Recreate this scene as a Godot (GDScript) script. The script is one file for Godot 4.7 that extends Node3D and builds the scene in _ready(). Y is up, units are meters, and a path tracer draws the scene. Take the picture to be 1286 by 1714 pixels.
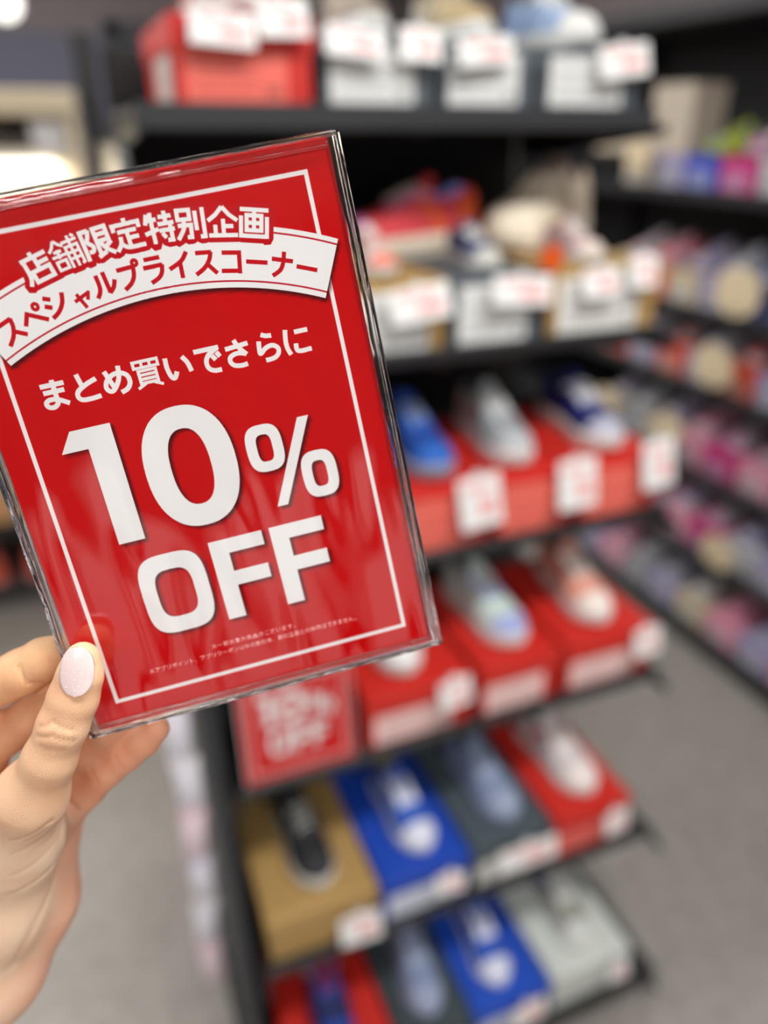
extends Node3D

# ------------------------------------------------------------------ mesh building
class MB:
	var v := PackedVector3Array()
	var t := PackedInt32Array()
	var uv := PackedVector2Array()
	func p(a: Vector3, w := Vector2.ZERO) -> int:
		v.append(a)
		uv.append(w)
		return v.size() - 1
	func tri(a: int, b: int, c: int) -> void:
		t.append(a)
		t.append(b)
		t.append(c)
	func quad(a: int, b: int, c: int, d: int) -> void:
		tri(a, b, c)
		tri(a, c, d)
	func box(c: Vector3, s: Vector3, ch := 0.001, b := Basis()) -> void:
		# chamfered box
		var h := s / 2.0
		ch = minf(ch, minf(h.x, minf(h.y, h.z)) * 0.9)
		var id := {}
		for sx in [-1, 1]:
			for sy in [-1, 1]:
				for sz in [-1, 1]:
					for ax in 3:
						var q := Vector3(sx * h.x, sy * h.y, sz * h.z)
						for k in 3:
							if k != ax:
								q[k] -= signf(q[k]) * ch
						id[[sx, sy, sz, ax]] = p(c + b * q)
		var polys: Array = []
		for ax in 3:
			var u := (ax + 1) % 3
			var w := (ax + 2) % 3
			for s1 in [-1, 1]:
				var f: Array = []
				for e in [[-1, -1], [1, -1], [1, 1], [-1, 1]]:
					var k := [0, 0, 0]
					k[ax] = s1
					k[u] = e[0]
					k[w] = e[1]
					f.append(id[[k[0], k[1], k[2], ax]])
				polys.append(f)
				for s2 in [-1, 1]:
					var g: Array = []
					for e in [[-1, u], [1, u], [1, w], [-1, w]]:
						var k := [0, 0, 0]
						k[ax] = e[0]
						k[u] = s1
						k[w] = s2
						g.append(id[[k[0], k[1], k[2], e[1]]])
					polys.append(g)
		for sx in [-1, 1]:
			for sy in [-1, 1]:
				for sz in [-1, 1]:
					polys.append([id[[sx, sy, sz, 0]], id[[sx, sy, sz, 1]], id[[sx, sy, sz, 2]]])
		for f in polys:
			var a: Vector3 = v[f[0]]
			var n: Vector3 = (v[f[2]] - a).cross(v[f[1]] - a)
			if n.dot(a - c + v[f[1]] - c + v[f[2]] - c) < 0:
				f.reverse()
			for k in range(1, f.size() - 1):
				tri(f[0], f[k], f[k + 1])
	func loft(rings: Array, closed := true, caps := true) -> void:
		var n: int = rings[0].size()
		var base := v.size()
		for r in rings.size():
			for k in n:
				p(rings[r][k], Vector2(float(k) / n, float(r) / maxi(1, rings.size() - 1)))
		for r in rings.size() - 1:
			for k in (n if closed else n - 1):
				var a := base + r * n + k
				var b := base + r * n + (k + 1) % n
				quad(a, b, b + n, a + n)
		if caps and closed:
			for e in 2:
				var r: int = 0 if e == 0 else rings.size() - 1
				var mid := Vector3.ZERO
				for q in rings[r]:
					mid += q
				var m := p(mid / n)
				for k in n:
					var a := p(rings[r][k])
					var b := p(rings[r][(k + 1) % n])
					if e == 0:
						tri(m, b, a)
					else:
						tri(m, a, b)
	func tube(path: Array, rad, sides := 8, squash := 1.0) -> void:
		var rings: Array = []
		var up := Vector3.UP
		for k in path.size():
			var d: Vector3 = (path[mini(k + 1, path.size() - 1)] - path[maxi(k - 1, 0)]).normalized()
			if absf(d.dot(up)) > 0.95:
				up = Vector3.RIGHT if absf(d.x) < 0.9 else Vector3.FORWARD
			var x := up.cross(d).normalized()
			up = d.cross(x).normalized()
			var r: float = rad[k] if rad is Array else rad
			var ring: Array = []
			for j in sides:
				var a := TAU * j / sides
				ring.append(path[k] + (x * cos(a) + up * sin(a) * squash) * r)
			rings.append(ring)
		loft(rings)
	func extrude(poly: PackedVector2Array, z0: float, z1: float) -> void:
		if Geometry2D.is_polygon_clockwise(poly):
			poly = poly.duplicate()
			poly.reverse()
		var ix := Geometry2D.triangulate_polygon(poly)
		for e in 2:
			var b := v.size()
			for q in poly:
				p(Vector3(q.x, q.y, z0 if e == 0 else z1))
			for k in range(0, ix.size(), 3):
				var a := poly[ix[k]]
				var ccw := (poly[ix[k + 1]] - a).cross(poly[ix[k + 2]] - a) > 0
				if ccw == (e == 1):
					tri(b + ix[k], b + ix[k + 1], b + ix[k + 2])
				else:
					tri(b + ix[k], b + ix[k + 2], b + ix[k + 1])
		for k in poly.size():
			var a := poly[k]
			var c := poly[(k + 1) % poly.size()]
			quad(p(Vector3(a.x, a.y, z0)), p(Vector3(c.x, c.y, z0)), p(Vector3(c.x, c.y, z1)), p(Vector3(a.x, a.y, z1)))
	func mesh(smooth := false, orient := true, normals := PackedVector3Array(), colors := PackedColorArray()) -> ArrayMesh:
		var ix := t.duplicate()
		if orient:
			var vol := 0.0
			for k in range(0, ix.size(), 3):
				vol += v[ix[k]].dot(v[ix[k + 1]].cross(v[ix[k + 2]]))
			if vol > 0:
				for k in range(0, ix.size(), 3):
					var s := ix[k + 1]
					ix[k + 1] = ix[k + 2]
					ix[k + 2] = s
		var vv := v
		var uu := uv
		var nn := normals
		if normals.is_empty():
			if smooth:
				nn.resize(v.size())
				for k in range(0, ix.size(), 3):
					var a := v[ix[k]]
					var n := (v[ix[k + 2]] - a).cross(v[ix[k + 1]] - a)
					for j in 3:
						nn[ix[k + j]] += n
				for k in nn.size():
					nn[k] = nn[k].normalized()
			else:
				vv = PackedVector3Array()
				uu = PackedVector2Array()
				nn = PackedVector3Array()
				for k in range(0, ix.size(), 3):
					var a := v[ix[k]]
					var n := (v[ix[k + 2]] - a).cross(v[ix[k + 1]] - a).normalized()
					for j in 3:
						vv.append(v[ix[k + j]])
						uu.append(uv[ix[k + j]])
						nn.append(n)
						ix[k + j] = k + j
		var arr := []
		arr.resize(Mesh.ARRAY_MAX)
		arr[Mesh.ARRAY_VERTEX] = vv
		arr[Mesh.ARRAY_NORMAL] = nn
		arr[Mesh.ARRAY_TEX_UV] = uu
		if not colors.is_empty():
			arr[Mesh.ARRAY_COLOR] = colors
		arr[Mesh.ARRAY_INDEX] = ix
		var m := ArrayMesh.new()
		m.add_surface_from_arrays(Mesh.PRIMITIVE_TRIANGLES, arr)
		return m


var mats := {}
var counts := {}
var grain_tex: NoiseTexture2D
var rng := RandomNumberGenerator.new()


func mat(c: Color, rough := 0.6, metal := 0.0, relief := 0.0) -> StandardMaterial3D:
	var key := [c, rough, metal, relief]
	if not mats.has(key):
		var m := StandardMaterial3D.new()
		m.albedo_color = c
		m.roughness = rough
		m.metallic = metal
		if relief > 0.0:
			m.uv1_triplanar = true
			m.uv1_scale = Vector3.ONE * 9.0
			m.heightmap_enabled = true
			m.heightmap_texture = grain_tex
			m.heightmap_scale = relief
		mats[key] = m
	return mats[key]


func rgb(r: int, g: int, b: int) -> Color:
	return Color8(r, g, b)


func put(called: String, mesh: Mesh, m: Material, parent: Node3D) -> MeshInstance3D:
	var o := MeshInstance3D.new()
	o.name = called
	o.mesh = mesh
	o.material_override = null
	if mesh.get_surface_count():
		o.set_surface_override_material(0, m)
	parent.add_child(o, true)
	return o


func numbered(called: String) -> String:
	var n: int = counts.get(called, 0)
	counts[called] = n + 1
	return called if n == 0 else "%s_%03d" % [called, n]


func thing(called: String, label: String, category: String, at := Vector3.ZERO, turn := 0.0, group := "") -> Node3D:
	var o := Node3D.new()
	o.name = numbered(called)
	add_child(o, true)
	o.position = at
	o.rotation.y = turn
	tag(o, label, category, group)
	return o


func tag(o: Node3D, label: String, category: String, group := "") -> void:
	o.set_meta("label", label)
	o.set_meta("category", category)
	if group:
		o.set_meta("group", group)


func struct_box(called: String, c: Vector3, s: Vector3, m: Material) -> void:
	var b := MB.new()
	b.box(Vector3.ZERO, s, 0.004)
	var o := put(called, b.mesh(), m, self)
	o.position = c
	o.set_meta("kind", "structure")


func box_mesh(s: Vector3, ch := 0.001, c := Vector3.ZERO) -> ArrayMesh:
	var b := MB.new()
	b.box(c, s, ch)
	return b.mesh()


# ------------------------------------------------------------------ scene
func _ready() -> void:
	rng.seed = 11
	# camera
	var cam := Camera3D.new()
	cam.name = "camera"
	var attr := CameraAttributesPhysical.new()
	attr.frustum_focal_length = 26.301
	attr.frustum_near = 0.05
	attr.frustum_far = 60.0
	attr.frustum_focus_distance = 0.259
	attr.exposure_aperture = 3.0
	cam.attributes = attr
	add_child(cam)
	cam.fov = 67.277
	cam.position = Vector3(0, 1.78, 0)
	cam.rotation_degrees = Vector3(-26.5, -22.3, 0)
	cam.current = true
	# environment: an indoor shop, no sky
	var we := WorldEnvironment.new()
	we.name = "environment"
	var env := Environment.new()
	env.background_mode = Environment.BG_COLOR
	env.background_color = Color(0, 0, 0)
	env.tonemap_mode = Environment.TONE_MAPPER_LINEAR
	env.tonemap_exposure = 1.72
	env.sdfgi_enabled = true
	env.ssao_enabled = true
	env.ssil_enabled = true
	we.environment = env
	add_child(we)
	# ceiling lamps: glowing panel plus area light of the same size
	var lamp_energy := 1.9
	var lamp_color := Color(1.0, 0.992, 0.982)
	for p in [Vector3(-1.4, 2.85, -3.6), Vector3(0.6, 2.85, -3.6), Vector3(-1.4, 2.85, -1.3), Vector3(0.7, 2.85, -0.07), Vector3(1.5, 2.85, -2.2), Vector3(-1.4, 2.85, 1.8), Vector3(0.6, 2.85, 1.5)]:
		ceiling_lamp(p, lamp_energy * (0.22 if p.x > 1.0 else 1.0), lamp_color)

	var nz := FastNoiseLite.new()
	nz.seed = 3
	nz.frequency = 0.05
	grain_tex = NoiseTexture2D.new()
	grain_tex.width = 256
	grain_tex.height = 256
	grain_tex.seamless = true
	grain_tex.noise = nz

	build_shoe_parts()
	setting()
	gondola()
	wall_rack()
	far_corner()
	behind_viewer()
	hanging_strip()
	shelf_goods()
	wall_goods()
	card_and_case()
	hand()


func ceiling_lamp(at: Vector3, energy: float, color: Color) -> void:
	var where := "over the hand-held card" if at.z > -0.5 and at.z < 1.0 else ("over the aisle by the wall rack" if at.x > 1.0 else "at %s of the shop, %s row" % ["back" if at.z < -3 else ("middle" if at.z < 0 else "front"), "outer" if at.x < 0 else "inner"])
	var o := thing("ceiling_light", "white rectangular ceiling light panel " + where, "ceiling light", at, 0.0, "ceiling light panels")
	var fr := MB.new()
	for s in [-1.0, 1.0]:
		fr.box(Vector3(s * 0.62, 0.01, 0), Vector3(0.03, 0.06, 0.36), 0.004)
		fr.box(Vector3(0, 0.01, s * 0.165), Vector3(1.21, 0.06, 0.03), 0.004)
	put("frame", fr.mesh(), mat(rgb(235, 235, 235), 0.4), o)
	var glow := StandardMaterial3D.new()
	glow.albedo_color = Color(0.9, 0.9, 0.9)
	glow.emission_enabled = true
	glow.emission = color
	glow.emission_energy_multiplier = 2.2
	put("diffuser", box_mesh(Vector3(1.2, 0.02, 0.3), 0.003), glow, o)
	var l := AreaLight3D.new()
	l.name = "ceiling_area_light"
	l.area_size = Vector2(1.2, 0.3)
	l.light_energy = energy
	l.light_color = color
	l.shadow_enabled = true
	o.add_child(l)
	l.position = Vector3(0, -0.02, 0)
	l.rotation_degrees = Vector3(-90, 0, 0)
	l.area_range = 12.0
	l.area_attenuation = 2.0


func setting() -> void:
	var floor_m := StandardMaterial3D.new()
	var fn := FastNoiseLite.new()
	fn.seed = 8
	fn.frequency = 0.03
	fn.fractal_octaves = 5
	var ft := NoiseTexture2D.new()
	ft.width = 512
	ft.height = 512
	ft.seamless = true
	ft.noise = fn
	var gr := Gradient.new()
	gr.set_color(0, rgb(139, 134, 128))
	gr.set_color(1, rgb(162, 157, 151))
	ft.color_ramp = gr
	floor_m.albedo_texture = ft
	floor_m.uv1_triplanar = true
	floor_m.uv1_scale = Vector3.ONE * 0.9
	floor_m.roughness = 0.42
	var wall_m := mat(rgb(128, 118, 120), 0.8)
	struct_box("floor", Vector3(-0.3, -0.05, -1.2), Vector3(6.4, 0.1, 9.4), floor_m)
	struct_box("ceiling", Vector3(-0.3, 2.95, -1.2), Vector3(6.4, 0.1, 9.4), mat(rgb(205, 200, 196), 0.85))
	struct_box("wall_back", Vector3(-0.3, 1.45, -5.85), Vector3(6.4, 2.9, 0.1), wall_m)
	struct_box("wall_front", Vector3(-0.3, 1.45, 3.45), Vector3(6.4, 2.9, 0.1), mat(rgb(84, 76, 78), 0.8))
	struct_box("wall_right", Vector3(2.6, 1.45, -1.2), Vector3(0.1, 2.9, 9.2), wall_m)
	struct_box("wall_left", Vector3(-3.2, 1.45, -1.2), Vector3(0.1, 2.9, 9.2), mat(rgb(190, 180, 180), 0.8))
	# dark grey band along the upper left of the back wall
	struct_box("trim_1", Vector3(-0.9, 2.05, -5.77), Vector3(4.4, 0.5, 0.06), mat(rgb(96, 96, 112), 0.7))


# ------------------------------------------------------------------ the black sloping rack in the middle
const TOPS := [1.806, 1.474, 1.166, 0.836, 0.474, 0.106]
const FRONTS := [-1.15, -1.049, -0.968, -0.915, -0.849, -0.77]


func gondola() -> void:
	var black := mat(rgb(34, 35, 37), 0.45, 0.0, 0.01)
	var lip := mat(rgb(52, 54, 57), 0.4, 0.0, 0.01)
	var o := thing("shoe_rack", "black steel shoe rack with six shelves stepping forward, full of shoe boxes", "rack", Vector3(0.54, 0, -1.6))
	var off := Vector3(-0.54, 0, 1.6)
	for k in 6:
		var zf: float = FRONTS[k]
		var y: float = TOPS[k]
		var zb := -1.57
		var b := MB.new()
		b.box(off + Vector3(0.54, y - 0.009, (zf + zb) / 2.0), Vector3(0.82, 0.016, zf - zb - 0.01), 0.002)
		for x in [0.2, 0.54, 0.88]:
			b.box(off + Vector3(x, y - 0.026, (zf + zb) / 2.0), Vector3(0.03, 0.018, zf - zb - 0.04), 0.002)
		var s := put("shelf", b.mesh(), black, o)
		var r := MB.new()
		var rh := 0.034 if k == 0 else 0.024
		r.box(off + Vector3(0.54, y - rh / 2.0 + 0.005, zf), Vector3(0.83, rh, 0.012), 0.003)
		put("front_rail", r.mesh(), lip if k == 0 else black, s)
		for x in [0.125, 0.955]:
			var br := MB.new()
			var poly := PackedVector2Array([Vector2(-zb, y - 0.02), Vector2(-zf - 0.03, y - 0.02), Vector2(-zf - 0.03, y - 0.035), Vector2(-zb - 0.08, y - 0.08), Vector2(-zb, y - 0.08)])
			br.extrude(poly, -0.003, 0.003)
			var g := put("bracket", br.mesh(), black, s)
			g.transform = Transform3D(Basis(Vector3(0, 0, -1), Vector3.UP, Vector3(1, 0, 0)), off + Vector3(x, 0, 0))
	put("back_panel", box_mesh(Vector3(0.82, 1.86, 0.02), 0.002, off + Vector3(0.54, 0.97, -1.585)), mat(rgb(24, 24, 26), 0.6), o)
	for x in [0.1, 0.98]:
		var u := MB.new()
		u.box(off + Vector3(x, 0.96, -1.58), Vector3(0.035, 1.92, 0.05), 0.003)
		u.box(off + Vector3(x, 0.03, -1.2), Vector3(0.035, 0.06, 0.82), 0.003)
		var up := put("upright", u.mesh(), black, o)
		var h := MB.new()
		for i in 20:
			h.box(off + Vector3(x, 0.2 + i * 0.085, -1.554), Vector3(0.006, 0.03, 0.003), 0.0005)
		put("slot_row", h.mesh(), mat(rgb(12, 12, 12), 0.7), up)
	# sloping end panel on the near side
	var e := MB.new()
	e.extrude(PackedVector2Array([Vector2(1.56, 0.06), Vector2(0.80, 0.06), Vector2(0.86, 0.46), Vector2(0.92, 0.82), Vector2(0.98, 1.15), Vector2(1.06, 1.45), Vector2(1.18, 1.76), Vector2(1.56, 1.76)]), -0.006, 0.006)
	var ep := put("end_panel", e.mesh(), mat(rgb(46, 47, 51), 0.38), o)
	ep.transform = Transform3D(Basis(Vector3(0, 0, -1), Vector3.UP, Vector3(1, 0, 0)), off + Vector3(0.106, 0, 0))
	var st := MB.new()
	st.tube([off + Vector3(0.095, 0.1, -0.80), off + Vector3(0.095, 0.86, -0.93), off + Vector3(0.095, 1.7, -1.16)], 0.012, 10)
	put("edge_tube", st.mesh(true), lip, o)
	put("kick_plate", box_mesh(Vector3(0.8, 0.06, 0.012), 0.002, off + Vector3(0.54, 0.045, -0.8)), mat(rgb(20, 20, 21), 0.6), o)


# ------------------------------------------------------------------ goods
var shoe_parts := {}


func curve(pts: Array, s: float) -> float:
	var k := 0
	while k < pts.size() - 2 and pts[k + 1][0] < s:
		k += 1
	var a: Array = pts[k]
	var b: Array = pts[k + 1]
	var f := clampf((s - a[0]) / (b[0] - a[0]), 0.0, 1.0)
	var m0: float = (b[1] - pts[maxi(k - 1, 0)][1]) / maxf(b[0] - pts[maxi(k - 1, 0)][0], 0.001) * (b[0] - a[0])
	var e: Array = pts[mini(k + 2, pts.size() - 1)]
	var m1: float = (e[1] - a[1]) / maxf(e[0] - a[0], 0.001) * (b[0] - a[0])
	var f2 := f * f
	var f3 := f2 * f
	return a[1] * (2 * f3 - 3 * f2 + 1) + m0 * (f3 - 2 * f2 + f) + b[1] * (-2 * f3 + 3 * f2) + m1 * (f3 - f2)


const WIDTHS := [[0.0, 0.004], [0.03, 0.019], [0.1, 0.029], [0.25, 0.032], [0.4, 0.032], [0.55, 0.036], [0.7, 0.0405], [0.82, 0.038], [0.92, 0.028], [0.98, 0.014], [1.0, 0.003]]
const HEIGHTS := [[0.0, 0.052], [0.03, 0.066], [0.09, 0.072], [0.2, 0.060], [0.3, 0.056], [0.4, 0.066], [0.48, 0.066], [0.58, 0.055], [0.7, 0.042], [0.82, 0.036], [0.92, 0.028], [0.98, 0.018], [1.0, 0.008]]
const OPENS := [[0.0, 0.0], [0.03, 0.006], [0.07, 0.016], [0.15, 0.022], [0.25, 0.024], [0.36, 0.021], [0.46, 0.013], [0.55, 0.007], [0.62, 0.0], [1.0, 0.0]]
const LENGTH := 0.235


func shoe_at(s: float, t: float, off := 0.0) -> Vector3:
	# outer skin of the upper: s from heel to toe, t from the sole (0) to the rim (1); negative t is the other side
	var w := curve(WIDTHS, s) + off
	var h := curve(HEIGHTS, s) + off
	var o := minf(maxf(curve(OPENS, s), 0.0), w * 0.8)
	var a1 := acos(pow(o / w, 1.0 / 0.7))
	var a := absf(t) * a1
	var x := w * pow(cos(a), 0.7)
	var y := h * pow(sin(a) / sin(a1), 0.85)
	return Vector3(-x if t < 0 else x, 0.020 + y, (s - 0.5) * (LENGTH + off * 2.0))


func shoe_patch(s0: float, s1: float, t0: float, t1: float, ns: int, nt: int, off: float, both := true, slant := 0.0) -> ArrayMesh:
	var b := MB.new()
	for side in ([1.0, -1.0] if both else [1.0]):
		var rings: Array = []
		for i in ns + 1:
			var s := lerpf(s0, s1, float(i) / ns)
			var r: Array = []
			for j in nt + 1:
				var t := lerpf(t0, t1, float(j) / nt)
				r.append(shoe_at(clampf(s + slant * (t - t0), 0.0, 1.0), side * maxf(t, 0.0001), off))
			if side < 0:
				r.reverse()
			rings.append(r)
		b.loft(rings, false)
	return b.mesh(true, false)


func build_shoe_parts() -> void:
	shoe_parts.upper = shoe_patch(0.0, 1.0, 0.0, 1.0, 34, 9, 0.0)
	shoe_parts.toe_cap = shoe_patch(0.84, 1.0, 0.0, 1.0, 8, 8, 0.0014)
	shoe_parts.heel_counter = shoe_patch(0.0, 0.2, 0.0, 0.78, 7, 7, 0.0014)
	shoe_parts.side_stripe = shoe_patch(0.26, 0.36, 0.12, 0.92, 4, 6, 0.0014, true, 0.26)
	shoe_parts.eyestay = shoe_patch(0.36, 0.66, 0.72, 1.0, 8, 3, 0.0016)
	# lining: a bowl that hangs from the rim
	var lb := MB.new()
	var rings: Array = []
	for i in 15:
		var s := lerpf(0.015, 0.60, i / 14.0)
		var r1 := shoe_at(s, 1.0, -0.0004)
		var d := minf(r1.y - 0.024, absf(r1.x) * 3.0)
		var r: Array = []
		for j in 9:
			var a := PI * j / 8.0
			r.append(Vector3(r1.x * cos(a), r1.y - d * sin(a), r1.z))
		rings.append(r)
	lb.loft(rings, false)
	shoe_parts.lining = lb.mesh(true, false)
	# sole and midsole
	for part in [["outsole", 0.0, 0.007, 0.0015], ["midsole", 0.006, 0.026, 0.003]]:
		var mb := MB.new()
		rings = []
		for i in 29:
			var s := i / 28.0
			var w := curve(WIDTHS, s) + float(part[3])
			var lift := 0.012 * pow(maxf(0.0, (s - 0.72) / 0.28), 2.0)
			var z := (s - 0.5) * (LENGTH + 0.008)
			var y0: float = part[1] + lift
			var y1: float = part[2] + lift * 0.6 + (0.006 * (1.0 - s) if part[0] == "midsole" else 0.0)
			rings.append([Vector3(-w * 0.94, y0, z), Vector3(-w, lerpf(y0, y1, 0.25), z), Vector3(-w * 0.985, lerpf(y0, y1, 0.8), z), Vector3(-w * 0.93, y1, z), Vector3(w * 0.93, y1, z), Vector3(w * 0.985, lerpf(y0, y1, 0.8), z), Vector3(w, lerpf(y0, y1, 0.25), z), Vector3(w * 0.94, y0, z)])
		mb.loft(rings)
		shoe_parts[part[0]] = mb.mesh(true)
	var tb := MB.new()
	rings = []
	for i in 9:
		var f := i / 8.0
		var c := Vector3(0, lerpf(0.070, 0.106, f * f * 0.5 + f * 0.5), lerpf(0.022, -0.036, f))
		var hw := lerpf(0.010, 0.021, minf(1.0, f * 1.4)) * (1.0 if f < 0.95 else 0.8)
		rings.append([c + Vector3(-hw, -0.006, 0), c + Vector3(-hw * 0.5, 0.001, 0), c + Vector3(0, 0.003, 0), c + Vector3(hw * 0.5, 0.001, 0), c + Vector3(hw, -0.006, 0), c + Vector3(hw * 0.5, -0.005, 0.003), c + Vector3(-hw * 0.5, -0.005, 0.003)])
	tb.loft(rings)
	shoe_parts.tongue = tb.mesh(true)
	var la := MB.new()
	for i in 5:
		var s := 0.40 + i * 0.052
		var q := shoe_at(s, 0.86, 0.002)
		var q2 := shoe_at(s + 0.015, -0.86, 0.002)
		var mid := (q + q2) / 2.0 + Vector3(0, 0.007, 0)
		la.tube([q, q.lerp(mid, 0.6) + Vector3(0, 0.003, 0), mid, q2.lerp(mid, 0.6) + Vector3(0, 0.003, 0), q2], 0.0026, 6)
	shoe_parts.laces = la.mesh(true)


func shoe(label: String, at: Vector3, turn: float, c: Array, size := 1.0, group := "shoes on the black rack") -> Node3D:
	# c: upper, overlay, stripe, sole, lining
	var o := thing("shoe", label, "shoe", at, turn, group)
	o.scale = Vector3.ONE * size
	var names := {"upper": c[0], "toe_cap": c[1], "heel_counter": c[2], "side_stripe": c[2], "eyestay": c[1], "midsole": c[3], "outsole": c[3], "lining": c[4], "tongue": c[0], "laces": c[3]}
	for k in names:
		put(k, shoe_parts[k], mat(names[k], 0.75, 0.0, 0.06 if k in ["upper", "tongue", "lining"] else 0.0), o)
	return o


func shoe_box(label: String, at: Vector3, w: float, col: Color, lab: Color, d := 0.30, h := 0.105, band := Color(0, 0, 0, 0), part := 0.72, tall := false) -> Node3D:
	# at: middle of the front bottom edge
	var o := thing("shoe_box", label, "shoe box", at, rng.randf_range(-0.015, 0.015), "shoe boxes on the black rack")
	var card := mat(col, 0.55)
	put("body", box_mesh(Vector3(w - 0.008, h - 0.006, d - 0.006), 0.0015, Vector3(0, (h - 0.006) / 2.0, -d / 2.0)), card, o)
	var lidh := h * 0.36
	var l := MB.new()
	l.box(Vector3(0, h - 0.0015, -d / 2.0), Vector3(w, 0.003, d), 0.001)
	for s in [-1.0, 1.0]:
		l.box(Vector3(s * (w / 2.0 - 0.001), h - lidh / 2.0 - 0.002, -d / 2.0), Vector3(0.002, lidh, d), 0.0005)
		l.box(Vector3(0, h - lidh / 2.0 - 0.002, -d / 2.0 + s * (d / 2.0 - 0.001)), Vector3(w - 0.004, lidh, 0.002), 0.0005)
	put("lid", l.mesh(), card, o)
	if lab.a > 0.0:
		var lw := w * part
		var lh := h * (0.84 if tall else 0.60)
		var lz := 0.0028 if tall else 0.0
		var lb := put("label", box_mesh(Vector3(lw, lh, 0.0008), 0.0002, Vector3(-w * 0.06, lh / 2.0 + 0.004, -0.0026 + lz)), mat(lab, 0.5), o)
		# printed lines of small type on the label
		var ink := MB.new()
		for i in 3:
			ink.box(Vector3(-w * 0.06 - lw * 0.1, 0.018 + i * lh * 0.25, -0.0021 + lz), Vector3(lw * 0.6, 0.003, 0.0003), 0.0001)
		ink.box(Vector3(-w * 0.06 + lw * 0.36, 0.018, -0.0021 + lz), Vector3(lw * 0.16, 0.012, 0.0003), 0.0001)
		put("print", ink.mesh(), mat(lab.darkened(0.25), 0.5), lb)
	if band.a > 0.0:
		put("side_band", box_mesh(Vector3(0.0016, h * 0.55, d * 0.5), 0.0003, Vector3(-w / 2.0 + 0.002, h * 0.32, -d * 0.36)), mat(band, 0.5), o)
	return o


func price_tag(label: String, at: Vector3, turn := Vector3(-12, 0, 0), size := Vector2(0.075, 0.045)) -> void:
	var o := thing("price_tag", label, "price tag", at, 0.0, "price tags on the black rack")
	o.rotation_degrees = turn
	put("card", box_mesh(Vector3(size.x, size.y, 0.0012), 0.0004), mat(rgb(240, 240, 238), 0.4), o)
	var b := MB.new()
	b.box(Vector3(size.x * 0.16, -size.y * 0.12, 0.0009), Vector3(size.x * 0.42, size.y * 0.3, 0.0006), 0.0002)
	b.box(Vector3(-size.x * 0.05, size.y * 0.28, 0.0009), Vector3(size.x * 0.6, size.y * 0.12, 0.0006), 0.0002)
	put("red_print", b.mesh(), mat(rgb(240, 172, 172), 0.4), o)
	put("clip", box_mesh(Vector3(0.016, 0.012, 0.006), 0.001, Vector3(0, size.y * 0.5, -0.0036)), mat(rgb(210, 212, 214), 0.25), o)


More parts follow.
